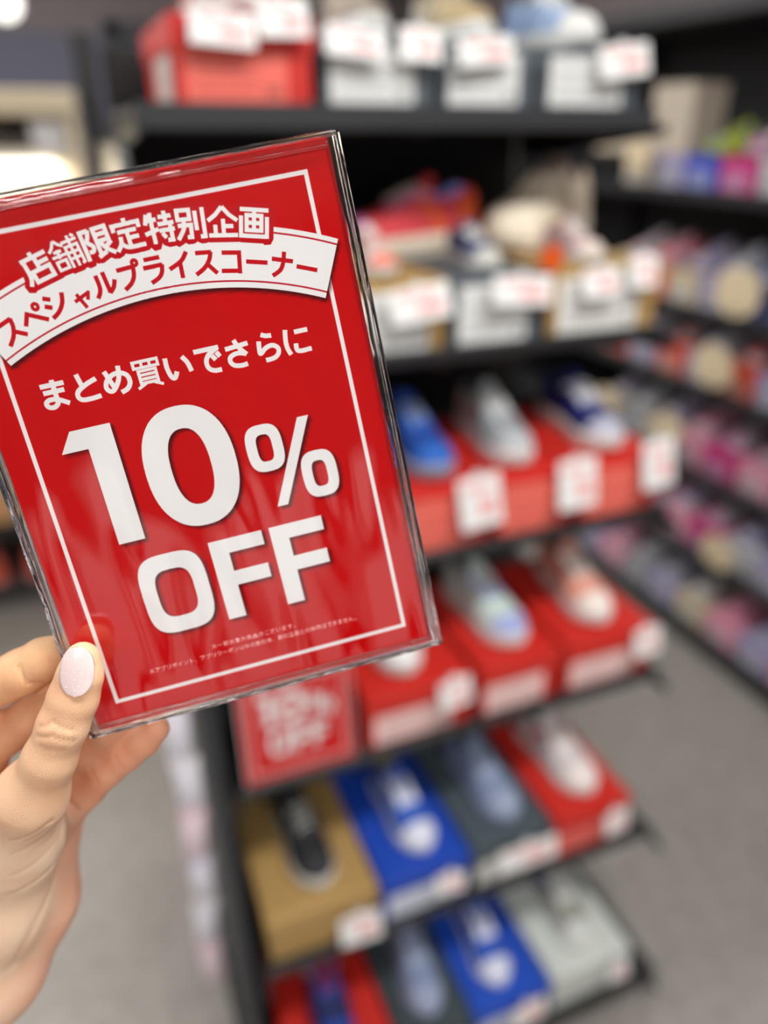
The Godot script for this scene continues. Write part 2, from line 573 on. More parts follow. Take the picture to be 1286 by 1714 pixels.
func shelf_goods() -> void:
	var red := rgb(203, 38, 28)
	var slate := rgb(84, 92, 99)
	var tan := rgb(176, 142, 86)
	var blue := rgb(24, 70, 178)
	var white := rgb(222, 224, 222)
	var pink := rgb(240, 112, 98)
	var navy := rgb(22, 30, 92)
	var black := rgb(24, 25, 28)
	var none := Color(0, 0, 0, 0)
	var off_white := rgb(226, 226, 222)
	# each: shelf, left, right, box colour, label colour, words for the box, [shoe colours], words for the shoe, size
	var rows := [
		[0, 0.181, 0.372, red, pink, "red shoe box with pale label, first on the top shelf of the rack", [off_white, navy, red, white, navy], "white and navy shoe standing on the red box on the top shelf", 1.0],
		[0, 0.38, 0.557, slate, white, "slate grey shoe box beside the red one on the top shelf", [rgb(186, 176, 160), rgb(150, 140, 128), slate, white, slate], "grey beige shoe on the slate box next to the top shelf's red box", 1.0],
		[0, 0.564, 0.728, slate, white, "slate grey shoe box between two slate boxes on the top shelf", [rgb(196, 178, 140), rgb(176, 156, 118), off_white, white, tan], "tan beige shoe on the middle slate box of the top shelf", 1.0],
		[0, 0.735, 0.925, slate, white, "slate grey shoe box at the aisle end of the top shelf", [rgb(150, 176, 214), off_white, rgb(120, 150, 196), white, rgb(96, 110, 130)], "light blue shoe with white toe at the end of the top shelf", 1.0],
		[1, 0.378, 0.538, tan, white, "tan shoe box half hidden behind the hand-held card on the second shelf", [off_white, rgb(228, 106, 80), rgb(228, 106, 80), white, tan], "small white and coral shoe on the half hidden tan box", 0.62],
		[1, 0.545, 0.712, slate, white, "slate grey shoe box between two tan boxes on the second shelf", [rgb(70, 84, 130), rgb(196, 194, 186), navy, white, slate], "small navy and grey shoe on the second shelf's slate box", 0.62],
		[1, 0.722, 0.937, tan, off_white, "wide tan shoe box at the aisle end of the second shelf", [rgb(208, 180, 186), rgb(226, 208, 196), rgb(200, 170, 180), white, rgb(190, 150, 110)], "small dusty pink shoe on the wide tan box", 0.62],
		[2, 0.431, 0.592, red, pink, "red shoe box beside the card's edge on the third shelf", [rgb(24, 66, 150), rgb(36, 96, 186), navy, rgb(150, 160, 180), navy], "deep blue shoe on the third shelf's first red box", 1.0],
		[2, 0.600, 0.752, red, pink, "red shoe box in the middle of the third shelf", [rgb(150, 156, 160), rgb(176, 180, 184), rgb(200, 170, 140), off_white, black], "silver grey shoe on the third shelf's middle red box", 1.0],
		[2, 0.760, 0.934, red, pink, "red shoe box at the aisle end of the third shelf", [rgb(20, 34, 104), rgb(176, 178, 196), navy, off_white, rgb(20, 24, 60)], "navy shoe with pale sole on the last third shelf box", 1.0],
		[3, 0.346, 0.548, red, rgb(244, 206, 202), "red shoe box next to the small sale sign on the fourth shelf", [rgb(206, 206, 218), rgb(236, 236, 236), navy, off_white, rgb(26, 40, 110)], "white shoe with navy lining beside the small sale sign", 1.0],
		[3, 0.562, 0.728, red, rgb(244, 206, 202), "red shoe box in the middle of the fourth shelf", [rgb(200, 216, 210), rgb(160, 172, 218), rgb(206, 226, 220), off_white, rgb(110, 120, 120)], "mint and lavender shoe on the fourth shelf's middle box", 1.0],
		[3, 0.738, 0.936, red, rgb(244, 206, 202), "red shoe box at the aisle end of the fourth shelf", [rgb(232, 160, 140), rgb(238, 226, 218), rgb(226, 140, 120), off_white, rgb(120, 70, 66)], "peach shoe with white toe at the fourth shelf's end", 1.0],
		[4, 0.138, 0.341, tan, none, "tan cardboard shoe box nearest the floor aisle on the fifth shelf", [black, rgb(40, 42, 46), rgb(46, 48, 52), rgb(214, 212, 206), black], "black shoe with white sole on the tan box", 0.95],
		[4, 0.348, 0.526, blue, rgb(218, 224, 238), "bright blue shoe box on the fifth shelf", [rgb(48, 92, 190), rgb(222, 226, 240), blue, rgb(222, 228, 240), rgb(150, 140, 60)], "blue and white shoe on the fifth shelf's blue box", 0.9],
		[4, 0.533, 0.705, rgb(72, 84, 90), off_white, "slate shoe box between blue and red boxes on the fifth shelf", [rgb(128, 142, 172), rgb(150, 162, 188), rgb(110, 124, 156), rgb(150, 162, 190), rgb(90, 96, 100)], "grey blue shoe on the fifth shelf's slate box", 0.95],
		[4, 0.713, 0.890, red, rgb(240, 110, 100), "red shoe box at the aisle end of the fifth shelf", [rgb(214, 206, 206), rgb(238, 226, 222), red, off_white, navy], "red and white shoe with navy lining on the fifth shelf's red box", 1.0],
		[5, 0.150, 0.352, red, none, "red shoe box first on the lowest shelf", [rgb(24, 34, 88), rgb(26, 60, 150), rgb(220, 196, 196), red, navy], "navy shoe with red sole on the lowest shelf's red box", 1.0],
		[5, 0.360, 0.510, rgb(60, 72, 76), off_white, "dark slate shoe box beside the red box on the lowest shelf", [rgb(126, 140, 172), rgb(150, 162, 190), rgb(110, 124, 156), rgb(160, 170, 196), rgb(90, 96, 100)], "grey blue shoe on the lowest shelf's dark slate box", 0.95],
		[5, 0.516, 0.690, rgb(26, 76, 186), rgb(214, 220, 240), "blue shoe box in the middle of the lowest shelf", [rgb(40, 84, 186), rgb(220, 224, 242), blue, rgb(222, 228, 244), rgb(120, 110, 40)], "blue shoe with white toe on the lowest shelf's blue box", 0.9],
		[5, 0.698, 0.892, rgb(206, 212, 206), none, "pale grey shoe box at the aisle end of the lowest shelf", [rgb(150, 150, 140), rgb(206, 210, 206), rgb(20, 34, 120), off_white, rgb(18, 32, 120)], "grey shoe with navy lining on the lowest shelf's pale box", 1.0],
	]
	for r in rows:
		var y: float = TOPS[r[0]]
		var zf: float = FRONTS[r[0]] - 0.008
		var x: float = (r[1] + r[2]) / 2.0
		var w: float = r[2] - r[1]
		var bh := 0.082 if r[0] == 0 and r[3] == slate else 0.105
		shoe_box(r[5], Vector3(x, y, zf), w, r[3], r[4], 0.30, bh, rgb(206, 196, 190) if r[5].begins_with("red shoe box with pale") else none, 0.72, bh < 0.1 or r[0] == 1 or r[0] == 2)
		var size: float = r[8]
		shoe(r[7], Vector3(x + rng.randf_range(-0.008, 0.008), y + bh + 0.0005, zf - (0.03 if bh > 0.1 else 0.012) - LENGTH * size / 2.0), rng.randf_range(-0.12, 0.12), r[6], size)
	# two larger shoes at the back of the second shelf's boxes
	shoe("multicolour red, lilac and orange shoe lying side-on on the second shelf", Vector3(0.585, 1.5795, -1.32), -1.45, [rgb(214, 66, 74), rgb(216, 120, 176), rgb(230, 92, 44), rgb(222, 210, 190), rgb(150, 150, 226)], 1.2)
	shoe("large cream shoe turned towards the card on the second shelf", Vector3(0.875, 1.5795, -1.345), -1.0, [rgb(232, 218, 194), rgb(240, 228, 206), rgb(216, 200, 178), rgb(238, 226, 206), rgb(200, 170, 160)], 1.45)
	# price tags
	var tags := [
		[0.245, 1.893, -1.136, "white price tag on the lid of the top shelf's red box, inner one", 0.085, 0.04],
		[0.325, 1.908, -1.136, "white price tag on the top shelf's red box, beside the slate box", 0.07, 0.045],
		[0.425, 1.884, -1.136, "white price tag on the first slate box of the top shelf", 0.085, 0.036],
		[0.520, 1.884, -1.134, "small squarish white price tag between the first two slate boxes", 0.062, 0.042],
		[0.625, 1.880, -1.136, "white price tag on the middle slate box of the top shelf", 0.095, 0.038],
		[0.870, 1.874, -1.136, "white price tag at the aisle end of the top shelf", 0.095, 0.046],
		[0.480, 1.552, -1.030, "white price tag on the half hidden tan box", 0.095, 0.05],
		[0.655, 1.558, -1.034, "white price tag on the second shelf's slate box", 0.11, 0.045],
		[0.800, 1.560, -1.034, "white price tag on the wide tan box, inner one", 0.07, 0.045],
		[0.880, 1.572, -1.034, "white price tag on the wide tan box, by the aisle", 0.055, 0.05],
		[0.557, 1.252, -0.955, "white price tag between the first two red boxes of the third shelf", 0.075, 0.085],
		[0.740, 1.252, -0.955, "white price tag between the last two red boxes of the third shelf", 0.075, 0.085],
		[0.905, 1.262, -0.955, "white price tag at the aisle end of the third shelf", 0.07, 0.085],
		[0.500, 0.930, -0.900, "white price tag leaning on the box beside the small sale sign", 0.06, 0.05],
		[0.900, 0.925, -0.900, "white price tag at the aisle end of the fourth shelf", 0.06, 0.055],
		[0.300, 0.515, -0.838, "white price tag on the tan box of the fifth shelf", 0.075, 0.06],
		[0.475, 0.545, -0.838, "white price tag on the bright blue box", 0.06, 0.04],
		[0.640, 0.545, -0.838, "long white price tag on the fifth shelf's slate box", 0.13, 0.05],
		[0.845, 0.545, -0.838, "white price tag on the fifth shelf's red box", 0.06, 0.05],
		[0.470, 0.170, -0.760, "white price tag on the lowest shelf's dark slate box", 0.06, 0.045],
		[0.630, 0.175, -0.760, "white price tag on the lowest shelf's blue box", 0.08, 0.05],
		[0.850, 0.180, -0.760, "white price tag on the lowest shelf's pale box", 0.05, 0.045],
	]
	for t in tags:
		price_tag(t[3], Vector3(t[0], t[1], t[2]), Vector3(-10, rng.randf_range(-6, 6), rng.randf_range(-9, 9)), Vector2(t[4], t[5]))
	var ot := thing("round_tag", "orange round sale tag between slate and tan boxes", "price tag", Vector3(0.712, 1.600, -1.05))
	var cy := MB.new()
	var ring: PackedVector2Array = []
	for i in 24:
		ring.append(Vector2(cos(TAU * i / 24), sin(TAU * i / 24)) * 0.021)
	cy.extrude(ring, -0.001, 0.001)
	put("disc", cy.mesh(), mat(rgb(214, 84, 20), 0.5), ot)
	put("stem", box_mesh(Vector3(0.004, 0.03, 0.002), 0.0005, Vector3(0, -0.022, -0.002)), mat(rgb(40, 40, 40), 0.5), ot)


# ------------------------------------------------------------------ the long rack along the right wall
const WALL_TOPS := [1.60, 1.235, 0.985, 0.69, 0.40, 0.09]


func wall_rack() -> void:
	var black := mat(rgb(30, 31, 33), 0.5, 0.0, 0.01)
	var o := thing("wall_rack", "long black shoe rack along the wall across the aisle", "rack", Vector3(2.25, 0, -2.3))
	var off := Vector3(-2.25, 0, 2.3)
	var zc := -2.45
	var len := 3.5
	put("back_panel", box_mesh(Vector3(0.03, 2.22, len), 0.003, off + Vector3(2.5, 1.11, zc)), mat(rgb(27, 27, 29), 0.6), o)
	for y in WALL_TOPS:
		var b := MB.new()
		b.box(off + Vector3(2.235, y - 0.01, zc), Vector3(0.5, 0.018, len), 0.002)
		var s := put("shelf", b.mesh(), black, o)
		put("front_rail", box_mesh(Vector3(0.012, 0.036, len), 0.003, off + Vector3(1.983, y - 0.014, zc)), mat(rgb(42, 43, 46), 0.45), s)
	for i in 4:
		put("upright", box_mesh(Vector3(0.05, 2.2, 0.035), 0.003, off + Vector3(2.46, 1.1, zc - len / 2.0 + 0.05 + i * (len - 0.1) / 3.0)), black, o)
	put("valance", box_mesh(Vector3(0.5, 0.05, len), 0.004, off + Vector3(2.235, 2.11, zc)), black, o)
	put("base", box_mesh(Vector3(0.46, 0.07, len), 0.004, off + Vector3(2.24, 0.035, zc)), mat(rgb(18, 18, 19), 0.6), o)


func wall_goods() -> void:
	var wht := rgb(190, 192, 196)
	var gry := rgb(150, 150, 156)
	var mag := rgb(196, 30, 120)
	var pnk := rgb(222, 150, 172)
	var lav := rgb(160, 154, 190)
	var blu := rgb(56, 76, 190)
	var nav := rgb(44, 54, 112)
	var ora := rgb(214, 74, 40)
	var crm := rgb(206, 190, 160)
	var blk := rgb(36, 36, 42)
	var lime := rgb(182, 196, 60)
	var names := {wht: "white", gry: "grey", mag: "magenta", pnk: "pink", lav: "lavender", blu: "blue", nav: "navy", ora: "orange", crm: "cream", blk: "black", lime: "lime"}
	var rows := [
		[gry, wht, mag, nav, wht, mag, blu, lav, crm],
		[wht, lav, nav, nav, nav, lav, crm, ora, pnk],
		[lav, ora, pnk, lav, ora, lav, ora, lav, ora],
		[crm, pnk, gry, pnk, mag, pnk, crm, gry, crm],
		[lav, gry, lav, wht, mag, pnk, gry, crm, lav],
		[lav, pnk, lav, pnk, crm, lav, gry, pnk, lav],
	]
	var accents := [wht, lav, pnk, wht, gry, wht, pnk, lav]
	var shelf_word := ["highest", "second", "third", "fourth", "fifth", "lowest"]
	var place := ["nearest the camera", "second along", "third along", "fourth along", "fifth along", "sixth along", "seventh along", "eighth along", "ninth along", "tenth along", "eleventh along", "twelfth along"]
	for r in 6:
		for k in 9:
			var z := -1.20 - k * 0.158
			var acc: Color = accents[(r * 3 + k) % accents.size()]
			var c: Color = rows[r][k]
			if r == 0 and k == 6:
				acc = lime
			var top: float = WALL_TOPS[r]
			var bx := shoe_box("%s shoe box, %s on the wall rack's %s shelf" % [names[c], place[k], shelf_word[r]], Vector3(2.0, top, z), 0.147, c, c.lerp(wht, 0.6), 0.3, 0.10)
			bx.rotation.y = -PI / 2 + rng.randf_range(-0.01, 0.01)
			bx.set_meta("group", "shoe boxes on the wall rack")
			if r == 0 and k > 6:
				continue
			shoe("%s and %s shoe, %s on the wall rack's %s shelf" % [names[acc], names[c] if acc != c else "dark", place[k], shelf_word[r]], Vector3(2.125 + rng.randf_range(-0.01, 0.02), top + 0.1005, z), -PI / 2 + rng.randf_range(-0.15, 0.15), [acc, c.lerp(acc, 0.5), c, wht if k % 3 else acc, c.darkened(0.4)], 0.95, "shoes on the wall rack")
	# cream oval price cards on the rails
	var spots := [[1.32, -1.86, 0.075], [1.075, -1.90, 0.07], [1.32, -2.4, 0.06], [0.80, -2.05, 0.055], [0.46, -1.72, 0.06], [0.80, -2.42, 0.05], [1.69, -2.42, 0.05], [0.47, -2.1, 0.05]]
	for s in spots:
		var o := thing("price_card", "cream oval price card at the wall rack, %s" % ["below the second shelf's navy shoes", "above the second shelf's navy shoes"][0 if s[0] < 1.2 else 1] if s[1] > -1.95 and s[0] > 1.0 else "small cream oval price card at the wall rack, %s" % ["far along the highest shelf", "far along the second shelf", "over the fourth shelf's grey shoe", "far along the fourth shelf", "over the lowest shelf's pink shoe", "far along the lowest shelf"][{1.69: 0, 1.32: 1, 0.80: 2, 0.46: 4, 0.47: 5}[s[0]] + (1 if s[0] == 0.80 and s[1] < -2.2 else 0)], "price card", Vector3(1.958, s[0], s[1]), 0.0, "oval price cards on the wall rack")
		var p: PackedVector2Array = []
		for i in 28:
			p.append(Vector2(cos(TAU * i / 28) * 1.25, sin(TAU * i / 28)) * float(s[2]))
		var b := MB.new()
		b.extrude(p, -0.001, 0.001)
		var d := put("card", b.mesh(), mat(rgb(224, 206, 172), 0.5), o)
		d.rotation_degrees = Vector3(0, -90, 0)
		put("clip", box_mesh(Vector3(0.02, 0.02, 0.02), 0.002, Vector3(0.008, -float(s[2]) * 0.75, 0)), mat(rgb(60, 60, 62), 0.4), o)
	# beige carton standing on the highest shelf
	var t := thing("carton", "beige upright carton on top of the wall rack's far boxes", "box", Vector3(2.08, 1.7005, -2.34))
	put("body", box_mesh(Vector3(0.14, 0.21, 0.2), 0.002, Vector3(0, 0.106, 0)), mat(rgb(188, 176, 160), 0.6), t)
	put("flap", box_mesh(Vector3(0.142, 0.003, 0.202), 0.001, Vector3(0, 0.213, 0)), mat(rgb(178, 166, 150), 0.6), t)
	var t2 := thing("carton", "low cream carton beside the upright carton on the wall rack", "box", Vector3(2.10, 1.7005, -2.61))
	put("body", box_mesh(Vector3(0.16, 0.06, 0.3), 0.002, Vector3(0, 0.031, 0)), mat(rgb(200, 186, 164), 0.6), t2)
	put("flap", box_mesh(Vector3(0.162, 0.003, 0.302), 0.001, Vector3(0, 0.063, 0)), mat(rgb(190, 176, 154), 0.6), t2)


# ------------------------------------------------------------------ far left corner of the shop
func far_corner() -> void:
	var cream := mat(rgb(232, 216, 184), 0.6)
	var bright := mat(rgb(248, 240, 222), 0.6)
	var o := thing("display_cabinet", "cream display cabinet with open shelves at the far side of the shop", "cabinet", Vector3(-0.4, 0, -3.3))
	put("top_board", box_mesh(Vector3(1.1, 0.075, 0.5), 0.006, Vector3(0, 1.855, 0)), cream, o)
	put("back_panel", box_mesh(Vector3(1.06, 1.8, 0.02), 0.003, Vector3(0, 0.92, -0.24)), mat(rgb(150, 140, 132), 0.6), o)
	for s in [-1.0, 1.0]:
		put("side", box_mesh(Vector3(0.03, 1.82, 0.48), 0.004, Vector3(s * 0.53, 0.91, 0)), cream, o)
	for y in [1.70, 1.05, 0.38, 0.08]:
		put("shelf", box_mesh(Vector3(1.03, 0.03, 0.47), 0.003, Vector3(0, y, 0.005)), bright if y > 1 else mat(rgb(70, 64, 64), 0.6), o)
	put("front_panel", box_mesh(Vector3(1.03, 0.40, 0.02), 0.003, Vector3(0, 1.48, 0.19)), bright, o)
	var glow := StandardMaterial3D.new()
	glow.albedo_color = Color(0.9, 0.9, 0.9)
	glow.emission_enabled = true
	glow.emission = Color(1.0, 0.95, 0.86)
	glow.emission_energy_multiplier = 1.5
	put("lamp_strip", box_mesh(Vector3(0.9, 0.015, 0.04), 0.003, Vector3(0, 1.677, 0.222)), glow, o)
	var al := AreaLight3D.new()
	al.name = "cabinet_area_light"
	al.area_size = Vector2(0.9, 0.04)
	al.light_color = Color(1.0, 0.95, 0.86)
	al.light_energy = 0.22
	al.shadow_enabled = true
	al.area_range = 6.0
	al.area_attenuation = 2.0
	o.add_child(al)
	al.position = Vector3(0, 1.664, 0.232)
	al.rotation_degrees = Vector3(-50, 0, 0)
	var c := thing("price_board", "white round-cornered price board on the cream cabinet's upper shelf", "price board", Vector3(0.05, 1.716, -3.12))
	put("board", box_mesh(Vector3(0.11, 0.085, 0.006), 0.003, Vector3(0, 0.05, 0)), mat(rgb(230, 230, 232), 0.4), c)
	put("foot", box_mesh(Vector3(0.05, 0.01, 0.04), 0.002, Vector3(0, 0.005, 0)), mat(rgb(200, 200, 202), 0.4), c)
	shoe("dark grey shoe on the cream cabinet's upper shelf", Vector3(-0.10, 1.716, -3.25), 1.4, [rgb(86, 82, 82), rgb(110, 106, 104), rgb(120, 116, 112), rgb(120, 116, 112), rgb(50, 48, 48)], 1.0, "shoes in the cream cabinet")
	shoe("light grey shoe on the cream cabinet's upper shelf", Vector3(-0.36, 1.716, -3.25), 1.4, [rgb(196, 188, 180), rgb(170, 164, 160), rgb(200, 196, 190), rgb(210, 206, 200), rgb(90, 86, 84)], 1.0, "shoes in the cream cabinet")
	var b := thing("storage_box", "tan box on the cream cabinet's low shelf", "box", Vector3(-0.46, 0.396, -3.2))
	put("body", box_mesh(Vector3(0.4, 0.12, 0.3), 0.003, Vector3(0, 0.06, 0)), mat(rgb(214, 164, 112), 0.6), b)
	put("lid", box_mesh(Vector3(0.41, 0.02, 0.31), 0.003, Vector3(0, 0.13, 0)), mat(rgb(206, 190, 166), 0.6), b)
	for i in 3:
		shoe(["orange red shoe in the cabinet's bottom, inner one", "orange red shoe in the cabinet's bottom, middle one", "orange red shoe in the cabinet's bottom, outer one"][i], Vector3(-0.30 - i * 0.14, 0.096, -3.19), 0.1, [rgb(206, 70, 36), rgb(216, 96, 70), rgb(206, 130, 130), rgb(200, 150, 150), rgb(110, 40, 30)], 1.0, "orange shoes in the cream cabinet")
	# black steel frame with a pale blue box
	var f := thing("display_stand", "black steel display frame behind the shoe rack", "frame", Vector3(0.62, 0, -2.75))
	for x in [-0.36, 0.36]:
		put("post", box_mesh(Vector3(0.05, 2.06, 0.05), 0.004, Vector3(x, 1.03, 0)), mat(rgb(52, 52, 55), 0.5), f)
	put("top_rail", box_mesh(Vector3(0.77, 0.045, 0.05), 0.004, Vector3(0, 2.04, 0)), mat(rgb(58, 58, 61), 0.5), f)
	put("shelf", box_mesh(Vector3(0.7, 0.03, 0.34), 0.003, Vector3(0, 1.62, 0.06)), mat(rgb(70, 68, 64), 0.5), f)
	put("panel", box_mesh(Vector3(0.68, 1.5, 0.02), 0.003, Vector3(0, 0.86, -0.01)), mat(rgb(150, 138, 120), 0.6), f)
	put("base", box_mesh(Vector3(0.7, 0.05, 0.34), 0.004, Vector3(0, 0.026, 0.05)), mat(rgb(40, 40, 42), 0.5), f)
	var h := MB.new()
	h.box(Vector3(0.0, 1.99, -0.012), Vector3(0.66, 0.06, 0.02), 0.003)
	put("header_board", h.mesh(), mat(rgb(84, 86, 92), 0.5), f)
	var p := thing("storage_box", "pale blue box on the black steel display frame", "box", Vector3(0.37, 1.636, -2.68))
	put("body", box_mesh(Vector3(0.15, 0.21, 0.2), 0.003, Vector3(0, 0.105, 0)), mat(rgb(196, 206, 226), 0.5), p)
	put("lid", box_mesh(Vector3(0.156, 0.03, 0.206), 0.003, Vector3(0, 0.205, 0)), mat(rgb(206, 214, 230), 0.5), p)
	# round spotlight on the far wall
	var l := thing("wall_lamp", "round white lamp high up by the back wall", "lamp", Vector3(-0.02, 2.30, -4.6))
	var g := StandardMaterial3D.new()
	g.albedo_color = Color(0.9, 0.9, 0.9)
	g.emission_enabled = true
	g.emission = Color(1, 0.98, 0.94)
	g.emission_energy_multiplier = 1.2
	var gb := SphereMesh.new()
	gb.radius = 0.07
	gb.height = 0.14
	put("bulb", gb, g, l)
	var rod := MB.new()
	rod.tube([Vector3(0, 0.06, 0), Vector3(0, 0.6, 0)], 0.008, 8)
	put("rod", rod.mesh(true), mat(rgb(220, 220, 220), 0.4), l)
	var ol := OmniLight3D.new()
	ol.name = "lamp_light"
	ol.light_energy = 0.15
	ol.light_size = 0.06
	ol.shadow_enabled = true
	ol.omni_range = 8.0
	ol.omni_attenuation = 2.0
	l.add_child(ol)


func behind_viewer() -> void:
	# what the clear sleeve mirrors: a white shelving unit at the front of the shop
	var o := thing("white_shelving", "white shelving unit of tall panels at the front of the shop", "shelving", Vector3(-1.2, 0, 2.7))
	var white := mat(rgb(236, 228, 228), 0.6)
	for i in 6:
		var x := -1.35 + i * 0.52
		var h: float = [2.3, 1.5, 1.62, 1.45, 1.66, 1.5][i]
		put("panel", box_mesh(Vector3(0.36, h, 0.04), 0.004, Vector3(x, h / 2.0, 0)), white, o)
	for y in [0.06, 0.75, 1.35]:
		put("shelf", box_mesh(Vector3(3.1, 0.03, 0.3), 0.004, Vector3(0, y, 0.19)), mat(rgb(90, 84, 84), 0.6), o)


func hanging_strip() -> void:
	var o := thing("clip_strip", "white hanging merchandise strip at the near end of the shoe rack", "clip strip", Vector3(0.052, 1.2, -0.95))
	var b := MB.new()
	b.box(Vector3(0, -0.37, 0), Vector3(0.018, 0.74, 0.002), 0.0005)
	put("strip", b.mesh(), mat(rgb(214, 214, 220), 0.4), o)
	var hk := MB.new()
	hk.tube([Vector3(0, 0.0, 0), Vector3(0.0, 0.03, 0.005), Vector3(0.02, 0.05, 0), Vector3(0.045, 0.05, -0.02), Vector3(0.05, 0.02, -0.03)], 0.003, 8)
	put("hook", hk.mesh(true), mat(rgb(180, 180, 184), 0.3, 0.8), o)
	var words := ["topmost", "second", "third", "fourth", "fifth", "sixth", "lowest"]
	for i in 7:
		var y := -0.12 - i * 0.108
		put("peg", box_mesh(Vector3(0.012, 0.006, 0.012), 0.001, Vector3(0, y + 0.046, 0.007)), mat(rgb(214, 214, 220), 0.4), o)
		var p := thing("lace_pack", "white and pink pack, %s on the hanging strip" % words[i], "pack", Vector3(0.052 + rng.randf_range(-0.004, 0.004), 1.2 + y, -0.938), rng.randf_range(-0.25, 0.05), "packs on the hanging strip")
		p.rotation.z = rng.randf_range(-0.08, 0.08)
		var m := MB.new()
		var rings: Array = []
		for k in 7:
			var f := k / 6.0
			var hw := 0.021
			var dp := 0.002 + 0.009 * sin(PI * f)
			var yy := lerpf(-0.055, 0.045, f)
			rings.append([Vector3(-hw, yy, 0), Vector3(-hw * 0.6, yy, dp), Vector3(hw * 0.6, yy, dp), Vector3(hw, yy, 0), Vector3(hw * 0.6, yy, -0.002), Vector3(-hw * 0.6, yy, -0.002)])
		m.loft(rings)
		put("pouch", m.mesh(true), mat(rgb(222, 220, 230) if i % 3 else rgb(226, 206, 214), 0.35), p)
		put("header_card", box_mesh(Vector3(0.044, 0.022, 0.0016), 0.0004, Vector3(0, 0.042, 0.0022)), mat([rgb(226, 190, 200), rgb(190, 186, 206), rgb(230, 226, 230)][i % 3], 0.5), p)


# ------------------------------------------------------------------ the printed card
const PX := 11.25   # picture points per millimetre of print
var print_tex: ImageTexture


func fill(im: Image, polys: Array, c: Color, k := PX, shift := Vector2.ZERO) -> void:
	# even-odd fill of closed outlines given in millimetres
	var lo := INF
	var hi := -INF
	for p in polys:
		for q in p:
			lo = minf(lo, q.y)
			hi = maxf(hi, q.y)
	lo = (lo + shift.y) * k
	hi = (hi + shift.y) * k
	for y in range(maxi(0, int(lo)), mini(im.get_height() - 1, int(hi)) + 1):
		var yy := (y + 0.5) / k - shift.y
		var xs: Array[float] = []
		for p in polys:
			var n: int = p.size()
			var a: Vector2 = p[n - 1]
			for b: Vector2 in p:
				if (a.y <= yy) != (b.y <= yy):
					xs.append(((yy - a.y) / (b.y - a.y) * (b.x - a.x) + a.x + shift.x) * k)
				a = b
		xs.sort()
		for i in range(0, xs.size() - 1, 2):
			var x0 := int(round(xs[i]))
			var x1 := int(round(xs[i + 1]))
			if x1 > x0:
				im.fill_rect(Rect2i(x0, y, x1 - x0, 1), c)


func super_ring(c: Vector2, rx: float, ry: float, e: float) -> PackedVector2Array:
	var p := PackedVector2Array()
	for i in 72:
		var a := TAU * i / 72
		var x := cos(a)
		var y := sin(a)
		p.append(c + Vector2(signf(x) * pow(absf(x), 2.0 / e) * rx, signf(y) * pow(absf(y), 2.0 / e) * ry))
	return p


func arc_band(c: Vector2, r0: float, r1: float, a0: float, a1: float) -> PackedVector2Array:
	var p := PackedVector2Array()
	for i in 49:
		var a := deg_to_rad(lerpf(a0, a1, i / 48.0))
		p.append(c + Vector2(sin(a), -cos(a)) * r1)
	for i in 49:
		var a := deg_to_rad(lerpf(a1, a0, i / 48.0))
		p.append(c + Vector2(sin(a), -cos(a)) * r0)
	return p


